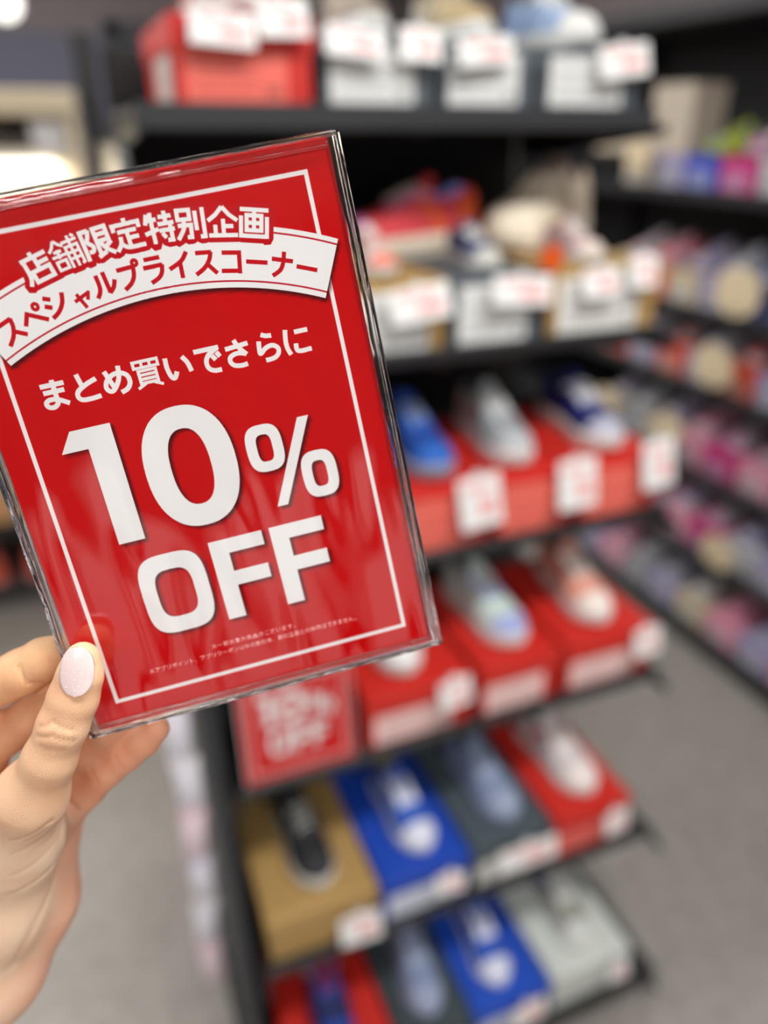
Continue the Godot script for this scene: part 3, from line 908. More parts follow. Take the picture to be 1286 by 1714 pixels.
# Strokes of the characters on a 100 x 100 square; "~" marks a curved stroke, "o" a ring (x,y,r), "=" a closed box.
const GLYPH := {
	"店": "50,2 50,18;10,19 96,19;~19,19 19,52 16,76 5,96;56,26 56,60;58,41 94,41;=30,60 88,60 88,92 30,92",
	"舗": "27,2 16,20 2,32;27,2 38,16 51,25;14,36 40,36;27,30 27,58;4,50 50,50;=12,66 42,66 42,91 12,91;49,17 99,17;74,1 74,98;86,1 95,10;55,98 55,33 94,33 94,91 86,93;56,52 94,52;56,71 94,71",
	"限": "10,98 10,9 36,9;~36,7 30,26 23,42 36,58 32,72 19,72;=52,9 90,9 90,48 52,48;52,28 90,28;52,48 52,92;42,94 72,84;60,50 74,76 98,95;96,56 74,70",
	"定": "50,1 50,18;9,38 9,19 91,19 91,38;20,40 80,40;50,40 50,90;50,62 84,62;~26,54 22,76 5,96;~20,72 38,88 62,91 98,91",
	"特": "18,6 9,38;14,25 46,25;29,2 29,98;3,66 48,54;53,19 95,19;74,2 74,40;48,40 99,40;49,60 99,60;86,44 86,92 70,92;57,68 67,84",
	"別": "=10,8 48,8 48,36 10,36;8,54 50,54 48,91 34,91;~28,38 26,64 4,97;67,12 67,72;91,3 91,92 76,92",
	"企": "50,3 28,28 3,46;50,3 72,28 98,46;52,40 52,91;52,63 84,63;26,58 26,91;4,91 97,91",
	"画": "4,10 97,10;50,10 50,74;=26,28 74,28 74,74 26,74;26,51 74,51;8,30 8,92 92,92;92,30 92,98",
	"ス": "12,14 78,14;~76,12 66,42 42,70 6,92;54,54 94,92",
	"ペ": "3,66 34,32 97,86;o80,24 11",
	"シ": "14,12 40,28;5,40 30,56;~10,90 46,78 76,54 94,22",
	"ャ": "10,56 88,40 72,68;32,28 52,98",
	"ル": "~30,14 29,52 22,74 4,93;61,10 61,88;~59,88 82,72 97,48",
	"プ": "8,22 80,22;~78,20 70,54 50,78 18,95;o88,11 10",
	"ラ": "18,10 84,10;8,38 88,38;~86,37 78,64 60,82 26,95",
	"イ": "~86,5 58,36 6,60;53,36 53,97",
	"コ": "12,18 84,18 84,94;8,84 88,84",
	"ー": "5,50 95,50",
	"ナ": "5,34 95,34;~54,3 54,42 44,72 14,96",
	"ま": "10,20 90,20;14,43 86,43;~53,3 53,64 52,84 36,95 18,90 15,76 30,68 56,72 90,92",
	"と": "30,3 38,44;~90,30 52,43 22,60 16,78 28,91 58,93 92,90",
	"め": "16,14 38,82;~66,4 58,46 36,78 20,84 9,70 16,48 40,31 66,29 87,42 91,66 78,86 54,95",
	"買": "=8,7 92,7 92,28 8,28;36,7 36,28;64,7 64,28;=20,39 80,39 80,81 20,81;20,53 80,53;20,67 80,67;36,83 6,97;64,83 94,97",
	"い": "~13,14 12,50 19,80 30,86 42,66;~70,20 84,44 91,76",
	"で": "6,15 94,15;~92,15 58,32 42,54 44,78 62,91 88,92;65,38 75,56;83,30 92,48",
	"さ": "8,29 90,23;~44,3 56,32 78,60;~77,58 48,50 22,57 16,74 28,89 52,94 74,92",
	"ら": "~34,5 52,13 70,14;~22,26 18,54 19,69 42,53 66,49 83,62 80,81 62,93 32,95",
	"に": "~15,7 9,40 9,70 17,95;44,21 92,21;~42,60 41,82 54,89 93,88",
	"※": "12,12 88,88;88,12 12,88;50,10 50,22;50,78 50,90;10,50 22,50;78,50 90,50",
	"一": "5,50 95,50",
	"部": "28,3 28,16;5,18 53,18;16,25 20,42;42,25 38,42;3,46 57,46;=12,60 46,60 46,90 12,90;67,97 67,9 92,9 80,42;~80,42 94,60 88,76 74,76",
	"対": "28,4 28,20;4,22 54,22;~44,26 32,66 6,94;~14,40 34,64 50,90;54,34 97,34;82,6 82,92 66,94;60,50 68,66",
	"象": "34,4 14,22;32,12 66,12 56,24;=16,26 86,26 86,44 16,44;50,26 50,44;46,46 8,62;~36,54 58,72 56,94 42,94;50,66 10,80;56,78 10,95;88,50 62,62;62,60 94,92",
	"外": "28,4 6,46;24,22 50,22;~50,22 40,64 8,96;14,44 36,60;72,4 72,97;72,42 96,60",
	"商": "50,2 50,15;5,16 95,16;32,20 36,32;68,20 64,32;10,97 10,36 90,36 90,92 80,94;40,38 24,54;60,38 76,54;=32,62 68,62 68,86 32,86",
	"品": "=30,8 70,8 70,40 30,40;=8,54 42,54 42,92 8,92;=58,54 92,54 92,92 58,92",
	"が": "~8,34 62,28 70,36 66,84 54,92 44,88;~40,6 32,52 12,92;~74,30 86,46 92,64;78,6 84,18;92,2 98,14",
	"ご": "20,20 72,20;~22,64 18,82 34,92 86,90;80,4 86,16;92,0 98,12",
	"ざ": "8,31 80,25;~42,5 54,34 74,62;~73,60 46,52 20,59 14,76 26,91 50,95 72,93;80,4 86,16;92,0 98,12",
	"す": "5,22 95,22;~58,3 58,50 48,62 34,58 34,46 48,40 60,50 56,76 36,97",
	"。": "o24,84 11",
	"、": "12,76 28,94",
	"ア": "8,16 90,16;~90,16 80,36 58,50;~48,34 46,62 18,94",
	"リ": "22,8 22,60;~76,6 76,50 66,78 36,96",
	"ポ": "8,30 84,30;46,6 46,92;26,48 10,80;68,48 86,80;o88,12 9",
	"ン": "12,18 36,34;~10,90 50,78 78,50 92,24",
	"ト": "34,4 34,96;36,38 82,58",
	"ク": "~40,4 28,30 6,50;36,22 84,22;~84,22 72,62 20,96",
	"以": "18,14 22,74;6,82 46,66;~80,6 78,50 40,94;46,18 60,38;72,66 94,92",
	"の": "~52,14 44,56 26,82 10,62 20,30 50,14 82,24 92,52 80,82 52,94",
	"割": "30,3 30,12;6,26 6,14 58,14 58,26;12,28 52,28;12,42 52,42;6,54 58,54;32,18 32,60;=14,68 50,68 50,92 14,92;70,16 70,70;92,4 92,92 80,94",
	"引": "10,10 50,10 50,34 12,34 10,62 50,62 46,92 30,94;84,4 84,97",
	"券": "28,4 36,16;72,4 64,16;12,22 88,22;4,42 96,42;~50,4 44,30 4,62;~58,44 72,56 96,62;28,64 74,64 68,90 54,94;~46,64 40,82 16,96",
	"併": "26,4 4,44;18,30 18,97;46,4 52,20;84,4 78,20;36,26 96,26;32,58 98,58;~52,26 52,66 36,96;80,26 80,97",
	"用": "~16,97 18,60 18,10;18,10 88,10 88,92 76,94;18,36 88,36;18,60 88,60;53,10 53,94",
	"は": "~16,8 10,46 16,94;38,30 94,30;~70,6 72,70 62,92 46,92 42,80 54,70 76,76 94,90",
	"き": "14,22 84,16;10,44 90,38;~44,4 58,36 76,64;~74,62 30,56 18,76 34,94 74,94",
	"せ": "4,40 96,34;70,8 70,58 58,62;~28,14 28,72 40,90 84,90",
	"ん": "~52,6 28,52 8,94 34,56 50,54 58,84 74,92 92,66",
}


func rounded(p: PackedVector2Array) -> PackedVector2Array:
	var out := PackedVector2Array()
	for k in p.size() - 1:
		var a := p[maxi(k - 1, 0)]
		var d := p[mini(k + 2, p.size() - 1)]
		for j in 6:
			out.append(p[k].cubic_interpolate(p[k + 1], a, d, j / 6.0))
	out.append(p[p.size() - 1])
	return out


func glyph(im: Image, ch: String, at: Vector2, size: float, turn: float, weight: float, c: Color, squash := 1.0) -> void:
	var xf := Transform2D(turn, at) * Transform2D(0.0, Vector2(size / 100.0 * squash, size / 100.0), 0.0, Vector2.ZERO) * Transform2D(0.0, Vector2(-50, -50))
	var half := weight * size / 200.0
	for st in String(GLYPH[ch]).split(";"):
		var kind := st[0]
		var pts := PackedVector2Array()
		if kind == "o":
			var n := st.substr(1).replace(",", " ").split(" ")
			for i in 25:
				pts.append(xf * (Vector2(float(n[0]), float(n[1])) + Vector2.from_angle(TAU * i / 24) * float(n[2])))
			pts.remove_at(24)
		else:
			for q in (st.substr(1) if kind in "~=" else st).split(" "):
				var n := q.split(",")
				pts.append(xf * Vector2(float(n[0]), float(n[1])))
		if kind == "~":
			pts = rounded(pts)
		var shapes: Array
		if kind == "o" or kind == "=":
			shapes = Geometry2D.offset_polyline(pts, half * (0.8 if kind == "o" else 1.0), Geometry2D.JOIN_MITER, Geometry2D.END_JOINED)
		else:
			shapes = Geometry2D.offset_polyline(pts, half, Geometry2D.JOIN_ROUND if kind == "~" or weight > 30.0 else Geometry2D.JOIN_MITER, Geometry2D.END_ROUND if weight > 30.0 else Geometry2D.END_BUTT)
		fill(im, shapes, c)


func draw_print() -> void:
	var red := rgb(200, 3, 8)
	var white := rgb(243, 243, 242)
	var im := Image.create(1440, 2048, false, Image.FORMAT_RGBA8)
	im.fill(red)
	# white keyline
	for r in [[8.5, 8.5, 119.5, 10.0], [8.5, 172.0, 119.5, 173.5], [8.5, 8.5, 10.0, 173.5], [118.0, 8.5, 119.5, 173.5]]:
		im.fill_rect(Rect2i(int(r[0] * PX), int(r[1] * PX), int((r[2] - r[0]) * PX), int((r[3] - r[1]) * PX)), white)
	var mid := Vector2(64, 160)
	var banner := arc_band(mid, 122.7, 142.3, -25.2, 25.2)
	var big: Array = [
		[PackedVector2Array([Vector2(18.1, 80.5), Vector2(22.7, 73.5), Vector2(36.1, 73.5), Vector2(36.1, 115.3), Vector2(26.9, 115.3), Vector2(26.9, 80.5)])],
		[super_ring(Vector2(58.1, 94.3), 15.6, 21.4, 2.3), super_ring(Vector2(58.1, 94.3), 6.8, 13.5, 2.4)],
		[super_ring(Vector2(84.1, 93.9), 6.4, 8.4, 3.0), super_ring(Vector2(84.1, 93.9), 2.7, 4.8, 3.2)],
		[super_ring(Vector2(100.9, 107.2), 6.3, 8.5, 3.0), super_ring(Vector2(100.9, 107.2), 2.6, 4.7, 3.2)],
		[PackedVector2Array([Vector2(97.4, 86.0), Vector2(101.4, 86.0), Vector2(87.2, 115.6), Vector2(83.3, 115.6)])],
		[super_ring(Vector2(41.0, 137.3), 11.9, 15.0, 3.6), super_ring(Vector2(41.0, 137.3), 6.6, 9.0, 3.4)],
	]
	for x in [56.2, 78.2]:
		big.append([PackedVector2Array([Vector2(x, 122.4), Vector2(x + 19.4, 122.4), Vector2(x + 19.4, 127.8), Vector2(x + 6.4, 127.8), Vector2(x + 6.4, 134.8), Vector2(x + 18.8, 134.8), Vector2(x + 18.8, 140.4), Vector2(x + 6.4, 140.4), Vector2(x + 6.4, 152.6), Vector2(x, 152.6)])])
	# the artwork's own soft maroon shape printed under the ribbon and the big letters
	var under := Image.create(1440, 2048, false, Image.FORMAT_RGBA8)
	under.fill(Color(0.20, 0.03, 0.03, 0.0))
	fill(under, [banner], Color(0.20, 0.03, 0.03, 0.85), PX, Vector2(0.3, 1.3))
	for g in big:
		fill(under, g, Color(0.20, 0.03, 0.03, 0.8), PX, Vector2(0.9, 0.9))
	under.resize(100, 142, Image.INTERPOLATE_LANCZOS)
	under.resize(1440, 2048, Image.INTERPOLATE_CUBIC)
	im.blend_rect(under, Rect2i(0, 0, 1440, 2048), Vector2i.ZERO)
	for g in big:
		fill(im, g, white)
	fill(im, [banner], white)
	fill(im, [arc_band(mid, 140.2, 140.75, -25.2, 25.2)], rgb(190, 24, 44))
	fill(im, [arc_band(mid, 124.5, 125.05, -25.2, 25.2)], rgb(190, 24, 44))
	var title := "店舗限定特別企画"
	for pass_ in 2:
		for i in title.length():
			var a := deg_to_rad(-14.2 + 4.03 * i)
			var w := 13.5 if title[i] != "舗" else 9.5
			glyph(im, title[i], mid + Vector2(sin(a), -cos(a)) * 143.1, 9.9, a, w + 30.0 if pass_ == 0 else w, rgb(192, 16, 26) if pass_ == 0 else white)
	var ribbon := "スペシャルプライスコーナー"
	for i in ribbon.length():
		var a := deg_to_rad(-21.8 + 3.62 * i)
		glyph(im, ribbon[i], mid + Vector2(sin(a), -cos(a)) * (130.9 if ribbon[i] != "ャ" else 129.4), 8.6 if ribbon[i] != "ャ" else 7.2, a, 16.0, rgb(196, 18, 30), 0.9)
	var lead := "まとめ買いでさらに"
	for i in lead.length():
		glyph(im, lead[i], Vector2(22.0 + 10.22 * i, 60.4), 9.6, 0.0, 16.5 if lead[i] != "買" else 10.5, white)
	var fine := rgb(250, 200, 196)
	var n1 := "※一部対象外商品がございます。"
	for i in n1.length():
		glyph(im, n1[i], Vector2(48.2 + 2.2 * i, 161.3), 1.9, 0.0, 10.0, fine)
	var n2 := "※アプリポイント、アプリクーポン以外の割引券、割引企画との併用はできません。"
	for i in n2.length():
		glyph(im, n2[i], Vector2(24.3 + 2.09 * i, 164.6), 1.9, 0.0, 10.0, fine)
	im.generate_mipmaps()
	print_tex = ImageTexture.create_from_image(im)


func printed_sheet(w: float, h: float, dz: float) -> ArrayMesh:
	# a sheet of card, its printed face towards +z
	var b := MB.new()
	var a := b.p(Vector3(0, 0, dz), Vector2(0, 0))
	var c := b.p(Vector3(w, 0, dz), Vector2(1, 0))
	var d := b.p(Vector3(w, -h, dz), Vector2(1, 1))
	var e := b.p(Vector3(0, -h, dz), Vector2(0, 1))
	b.quad(a, c, d, e)
	return b.mesh(false, false)


func mm(u: float, v: float, w: float) -> Vector3:
	return Vector3(u, -v, w) * 0.001


func clear_plastic(alpha: float) -> StandardMaterial3D:
	var m := StandardMaterial3D.new()
	m.transparency = BaseMaterial3D.TRANSPARENCY_ALPHA
	m.albedo_color = Color(1, 1, 1, alpha)
	m.roughness = 0.02
	m.metallic_specular = 0.5
	return m


func solid_plastic() -> StandardMaterial3D:
	var m := StandardMaterial3D.new()
	m.transparency = BaseMaterial3D.TRANSPARENCY_ALPHA
	m.albedo_color = Color(1, 1, 1, 0.0)
	m.refraction_enabled = true
	m.refraction_scale = 0.05
	m.roughness = 0.03
	m.metallic_specular = 0.5
	return m


func held_frame() -> Transform3D:
	# where the card is held: its own axes are right, up and towards the viewer
	var x := Vector3(0.9708, 0.1653, 0.1739).normalized()
	var up := -Vector3(0.1225, -0.9647, 0.2331)
	var z := x.cross(up).normalized()
	up = z.cross(x).normalized()
	return Transform3D(Basis(x, up, z), Vector3(-0.0365, 1.7566, -0.2845))


func bar(path: Array, hw: float, hd: float, wob: float, sd: int) -> MB:
	# a soft plastic bar of rounded section along a path in the card's plane (millimetres), slightly wavy
	var n := FastNoiseLite.new()
	n.seed = sd
	n.frequency = 0.11
	var b := MB.new()
	var rings: Array = []
	var steps := 90
	for i in steps + 1:
		var f := float(i) / steps
		var c: Vector3 = (path[0] as Vector3).lerp(path[1], f)
		var d: Vector3 = ((path[1] - path[0]) as Vector3).normalized()
		var side := d.cross(Vector3(0, 0, 1)).normalized()
		var ring: Array = []
		for k in 16:
			var a := TAU * k / 16
			var q := Vector2(signf(cos(a)) * pow(absf(cos(a)), 0.6) * hw, signf(sin(a)) * pow(absf(sin(a)), 0.6) * hd)
			q.x += n.get_noise_2d(i * 1.1, k * 3.0) * wob
			q.y += n.get_noise_2d(i * 1.1 + 300.0, k * 3.0) * wob * 0.6
			ring.append((c + side * q.x + Vector3(0, 0, q.y)) * 0.001)
		rings.append(ring)
	b.loft(rings)
	return b


func card_and_case() -> void:
	draw_print()
	var ink := StandardMaterial3D.new()
	ink.albedo_texture = print_tex
	ink.roughness = 0.45
	ink.metallic_specular = 0.2
	var frame := held_frame()
	var o := thing("sale_card", "red printed card reading 10% OFF inside the clear hand-held case", "sale card")
	o.transform = frame
	put("printed_face", printed_sheet(0.128, 0.182, 0.0002), ink, o)
	var back := MB.new()
	back.box(Vector3(0.064, -0.091, 0), Vector3(0.128, 0.182, 0.0003), 0.0001)
	put("paper", back.mesh(), mat(rgb(236, 234, 230), 0.8), o)

	var c := thing("card_case", "clear plastic card case with a wavy welded edge held up in the hand", "card case")
	c.transform = frame
	var pane := clear_plastic(0.0)
	var n := FastNoiseLite.new()
	n.seed = 21
	n.frequency = 0.016
	n.fractal_octaves = 2
	for face in 2:
		var b := MB.new()
		var nx := 88
		var ny := 80
		for layer in (2 if face == 0 else 1):   # the front sheet has an outer and an inner surface
			var base := b.v.size()
			for j in ny + 1:
				for i in nx + 1:
					var u := lerpf(-2.0, 130.0, float(i) / nx)
					var v := lerpf(-0.6, 183.0, float(j) / ny)
					var w := (1.2 - layer * 0.3 + n.get_noise_2d(u * 1.5 + layer * 5.0, v * 0.5) * 0.55 + n.get_noise_2d(u * 2.6 + 90.0 + layer * 3.0, v * 0.55) * 0.32) if face == 0 else (-0.9 + n.get_noise_2d(u + 200.0, v) * 0.3)
					b.p(mm(u, v, w))
			for j in ny:
				for i in nx:
					var k := base + j * (nx + 1) + i
					b.quad(k, k + 1, k + nx + 2, k + nx + 1)
		put("front_sheet" if face == 0 else "back_sheet", b.mesh(true, false), pane, c)
	var solid := solid_plastic()
	var L := -3.9
	var R := 131.9
	var T := -1.4
	var B := 184.2
	# welded rim: a flat clear plate beside the card and a thin bead along the outer edge
	put("rim", bar([Vector3(R - 0.7, -T - 0.8, 0), Vector3(R - 0.7, -B + 0.8, 0)], 0.75, 1.7, 0.25, 1).mesh(true), solid, c)
	put("rim", bar([Vector3(R - 3.5, -T - 1.6, 0.1), Vector3(R - 3.5, -B + 1.6, 0.1)], 1.5, 0.8, 0.4, 2).mesh(true), solid, c)
	put("rim", bar([Vector3(L + 0.7, -T - 0.8, 0), Vector3(L + 0.7, -B + 0.8, 0)], 0.75, 1.7, 0.25, 3).mesh(true), solid, c)
	put("rim", bar([Vector3(L + 2.6, -T - 1.6, 0.1), Vector3(L + 2.6, -B + 1.6, 0.1)], 0.9, 0.8, 0.3, 4).mesh(true), solid, c)
	put("rim", bar([Vector3(L + 0.8, -T - 0.7, 0), Vector3(R - 0.8, -T - 0.7, 0)], 0.9, 1.7, 0.12, 5).mesh(true), solid, c)
	put("rim", bar([Vector3(L + 0.8, -B + 0.8, 0), Vector3(R - 0.8, -B + 0.8, 0)], 0.8, 1.7, 0.12, 6).mesh(true), solid, c)
	# folded lips that lie over the top and bottom edge of the card
	put("lip", bar([Vector3(L + 3.0, -1.5, 1.7), Vector3(R - 4.8, -1.5, 1.7)], 1.3, 0.35, 0.08, 7).mesh(true), solid, c)
	put("lip", bar([Vector3(L + 3.0, -3.0, 1.8), Vector3(R - 4.8, -3.0, 1.8)], 0.4, 0.45, 0.06, 9).mesh(true), solid, c)
	put("lip", bar([Vector3(L + 3.0, -179.6, 1.8), Vector3(R - 4.8, -179.6, 1.8)], 0.4, 0.45, 0.06, 10).mesh(true), solid, c)
	put("lip", bar([Vector3(L + 3.0, -181.3, 1.6), Vector3(R - 4.8, -181.3, 1.6)], 1.4, 0.35, 0.08, 8).mesh(true), solid, c)

	# the small copy of the sign that stands on the rack's fourth shelf
	var s := thing("sale_sign", "small red 10% OFF sign standing on the rack's fourth shelf", "sign", Vector3(0.142, 0.8385, -0.918))
	var lean := Basis(Vector3.RIGHT, deg_to_rad(-8))
	put("printed_face", printed_sheet(0.182, 0.258, 0.0022), ink, s).transform = Transform3D(lean, lean * Vector3(0, 0.262, 0))
	put("backing", box_mesh(Vector3(0.186, 0.262, 0.002), 0.0006, Vector3(0.091, 0.131, 0)), mat(rgb(230, 228, 226), 0.5), s).transform = Transform3D(lean, Vector3(0, 0.002, 0))
	put("front_sheet", printed_sheet(0.186, 0.262, 0.004), clear_plastic(0.0), s).transform = Transform3D(lean, lean * Vector3(-0.002, 0.262, 0))
	put("foot", box_mesh(Vector3(0.186, 0.003, 0.05), 0.001, Vector3(0.091, 0.0, -0.026)), clear_plastic(0.1), s)


# ------------------------------------------------------------------ the hand
var ba := PackedVector3Array()
var bb := PackedVector3Array()
var bl := PackedFloat32Array()
var r0 := PackedFloat32Array()
var r1 := PackedFloat32Array()
var groups: Array = []   # [first, end, blend inside, blend with the rest]
var creases: Array = []


func bones(list: Array, inside: float, outside: float) -> void:
	var first := ba.size()
	for k in list.size() - 1:
		var a: Array = list[k]
		var b: Array = list[k + 1]
		if a.is_empty() or b.is_empty():
			continue
		ba.append(Vector3(a[0], -a[1], a[2]))
		var d := Vector3(b[0], -b[1], b[2]) - Vector3(a[0], -a[1], a[2])
		bb.append(d)
		bl.append(1.0 / maxf(d.length_squared(), 0.001))
		r0.append(a[3])
		r1.append(b[3])
	groups.append([first, ba.size(), inside, outside])


func group_dist(g: int, p: Vector3) -> float:
	var d := 1e6
	var k: float = groups[g][2]
	for i in range(groups[g][0], groups[g][1]):
		var q := p - ba[i]
		var t := clampf(q.dot(bb[i]) * bl[i], 0.0, 1.0)
		var e := (q - bb[i] * t).length() - lerpf(r0[i], r1[i], t)
		var h := maxf(k - absf(d - e), 0.0) / k
		d = minf(d, e) - h * h * k * 0.25
	return d


func body_dist(p: Vector3) -> float:
	var d := group_dist(0, p)
	for g in range(1, groups.size()):
		var e := group_dist(g, p)
		var k: float = groups[g][3]
		var h := maxf(k - absf(d - e), 0.0) / k
		d = minf(d, e) - h * h * k * 0.25
	return d


func skin_dist(p: Vector3) -> float:
	var d := body_dist(p)
	for c in creases:
		var pts: PackedVector3Array = c[0]
		if absf(d) < 3.0 and (p - c[3]).length() < c[4]:
			var m := 1e6
			for k in pts.size() - 1:
				var q := Geometry3D.get_closest_point_to_segment(p, pts[k], pts[k + 1])
				m = minf(m, (p - q).length())
			d += c[1] * exp(-pow(m / c[2], 2.0))
	return d


func crease(list: Array, depth: float, width: float) -> void:
	# a skin fold: points in the card's millimetres, dropped onto the surface of the hand
	var pts := PackedVector3Array()
	var flat: Array[Vector2] = []
	for k in list.size() - 1:
		for j in 4:
			flat.append((list[k] as Vector2).lerp(list[k + 1], j / 4.0))
	flat.append(list[list.size() - 1])
	for q in flat:
		var w := 32.0
		while w > -50.0:
			var d := body_dist(Vector3(q.x, -q.y, w))
			if d < 0.05:
				break
			w -= maxf(0.1, d * 0.8)
		if w > -50.0:
			pts.append(Vector3(q.x, -q.y, w))
	if pts.size() < 2:
		return
	var mid := Vector3.ZERO
	for q in pts:
		mid += q
	mid /= pts.size()
	var far := 0.0
	for q in pts:
		far = maxf(far, (q - mid).length())
	creases.append([pts, depth, width, mid, far + width * 3.0])


func hand() -> void:
	var o := thing("person", "left hand with a pale glittery thumbnail pinching the clear case by its lower corner", "person")
	o.transform = held_frame()
	# palm, thenar pad, heel of the hand, wrist and forearm: u, v, w and radius in millimetres
	bones([[-31, 199, 3, 11.0], [-47.5, 222, -10, 16], [-67, 252, -17, 19.5], [-90, 284, -21, 23], [-124, 330, -25, 24], [-154, 372, -26, 26]], 14.0, 1.0)
	var heel := ba.size()
	ba.append(Vector3(-50, -236, -32))
	bb.append(Vector3(-11, -30, 0))
	bl.append(1.0 / bb[bb.size() - 1].length_squared())
	r0.append(12.5)
	r1.append(17.5)
	ba.append(Vector3(-61, -266, -32))
	bb.append(Vector3(-20, -26, 6))
	bl.append(1.0 / bb[bb.size() - 1].length_squared())
	r0.append(17.5)
	r1.append(19.0)
	for f in [[-44, 236], [-70, 236], [-88, 222]]:
		ba.append(Vector3(f[0], -f[1], -38))
		bb.append(Vector3(-86, -286, -26) - Vector3(f[0], -f[1], -38))
		bl.append(1.0 / bb[bb.size() - 1].length_squared())
		r0.append(13.0)
		r1.append(18.0)
	groups.append([heel, ba.size(), 12.0, 6.0])   # heel of the hand below the little finger
	# thumb
	bones([[5.4, 149.6, 9.2, 6.0], [3.0, 155, 9.8, 7.4], [-1.6, 162.5, 10.2, 8.2], [-7.6, 171, 11.0, 8.4], [-16.5, 183, 9.5, 9.0], [-29, 199, 4, 12.0]], 3.0, 9.0)
	# forefinger, middle finger, ring finger, little finger
	bones([[-8.0, 152.0, -9.5, 6.6], [-14, 153.5, -10.5, 7.7], [-23, 156.5, -11.5, 8.3], [-43, 162, -15, 9.2], [-78, 206, -40, 11]], 2.5, 3.0)
	bones([[-4, 168, -11.5, 6.8], [-14, 172, -14, 7.6], [-28, 178, -18, 8.2], [-50, 188, -25, 9.2], [-78, 226, -44, 11]], 2.5, 3.0)
	bones([[8, 182.5, -11.5, 6.4], [-2, 188.5, -14.5, 7.2], [-14, 197, -19, 7.8], [-36, 214, -30, 8.8], [-66, 240, -42, 11]], 2.5, 3.0)
	bones([[16.8, 192.6, -9.5, 5.2], [10.5, 196.6, -11.3, 6.2], [2.0, 201.5, -13.5, 6.6], [-8, 207.3, -16.5, 7.0], [-20, 216, -21.5, 7.9], [-48, 236, -32, 11]], 2.5, 4.0)
	for c in [[[Vector2(-13, 166.6), Vector2(-7.6, 165.3), Vector2(-2.6, 170)], 0.34, 1.1], [[Vector2(-14.6, 169.5), Vector2(-9, 169.8), Vector2(-3.4, 174.2)], 0.4, 1.15], [[Vector2(-14.3, 173.3), Vector2(-8.1, 176.2)], 0.22, 1.1],
		[[Vector2(-22.3, 205.3), Vector2(-29.5, 207.5), Vector2(-37.5, 209.2)], 0.5, 1.2], [[Vector2(-23.6, 212.3), Vector2(-31.9, 214.9), Vector2(-40.1, 216)], 0.4, 1.3], [[Vector2(-25, 208.5), Vector2(-33, 211.2)], 0.25, 1.1],
		[[Vector2(-31.1, 233.2), Vector2(-39.3, 234.3), Vector2(-48.5, 234.4)], 0.35, 1.3], [[Vector2(-28.5, 222), Vector2(-36, 224.5), Vector2(-43, 225)], 0.22, 1.2], [[Vector2(-25.3, 211.2), Vector2(-24.3, 216.1), Vector2(-22.9, 220.8)], 0.7, 1.0],
		[[Vector2(-11.6, 203.6), Vector2(-10.6, 208.9)], 0.35, 1.1], [[Vector2(-0.5, 198.4), Vector2(0.6, 204.2)], 0.35, 1.1], [[Vector2(-20.5, 151.2), Vector2(-19.4, 157.8), Vector2(-15, 160.3)], 0.5, 0.9], [[Vector2(-26.5, 219), Vector2(-32, 233), Vector2(-43, 251), Vector2(-62, 272)], 0.5, 2.6]]:
		crease(c[0], c[1], c[2])
	var m := skin_mesh()
	var skin := StandardMaterial3D.new()
	skin.albedo_color = Color(1, 1, 1)
	skin.vertex_color_use_as_albedo = true
	skin.roughness = 0.5
	skin.metallic_specular = 0.4
	skin.subsurf_scatter_enabled = true
	skin.subsurf_scatter_strength = 0.12
	skin.uv1_triplanar = true
	skin.uv1_scale = Vector3.ONE * 90.0
	skin.heightmap_enabled = true
	skin.heightmap_texture = grain_tex
	skin.heightmap_scale = 0.012
	put("skin", m, skin, o)
	# thumbnail: an almond-shaped arched plate
	var nb := MB.new()
	var axis := Vector3(5.0, 14.5, -2.6).normalized()
	var nrm := Vector3(-0.12, 0.05, 0.98)
	nrm = (nrm - axis * nrm.dot(axis)).normalized()
	var side := axis.cross(nrm).normalized()
	var mid := Vector3(4.7, -150.2, 17.9)
	var nu := 14
	var nv := 20
	for layer in 2:
		for j in nv + 1:
			var f := float(j) / nv * 2.0 - 1.0
			var hw := 5.7 * pow(maxf(0.0, 1.0 - pow(absf(f), 2.6 if f < 0 else 2.2)), 0.5)
			for i in nu + 1:
				var a := float(i) / nu * 2.0 - 1.0
				var x := a * hw
				var drop := x * x * 0.042 + (f * f * (0.9 if f > 0 else 0.5))
				nb.p((mid + axis * f * 8.6 + side * x + nrm * ((0.35 if layer == 0 else -0.7) - drop)) * 0.001, Vector2(a * 0.5 + 0.5, f * 0.5 + 0.5))
	var row := nu + 1
	var lay := row * (nv + 1)
	for j in nv:
		for i in nu:
			var k := j * row + i
			nb.quad(k, k + 1, k + row + 1, k + row)
			nb.quad(lay + k, lay + k + row, lay + k + row + 1, lay + k + 1)
		for e in [0, nu]:
			var k: int = j * row + e
			if e == 0:
				nb.quad(k, k + row, lay + k + row, lay + k)
			else:
				nb.quad(k, lay + k, lay + k + row, k + row)
	var polish := StandardMaterial3D.new()
	polish.albedo_color = rgb(236, 212, 210)
	polish.roughness = 0.16
	polish.clearcoat_enabled = true
	polish.clearcoat = 1.0
	polish.clearcoat_roughness = 0.05
	var nail := put("thumbnail", nb.mesh(true), polish, o)
	nail.set_meta("label", "pale pink glossy thumbnail with glitter flecks")
	# glitter flecks set in the polish
	var fl := MB.new()
	var r := RandomNumberGenerator.new()
	r.seed = 5
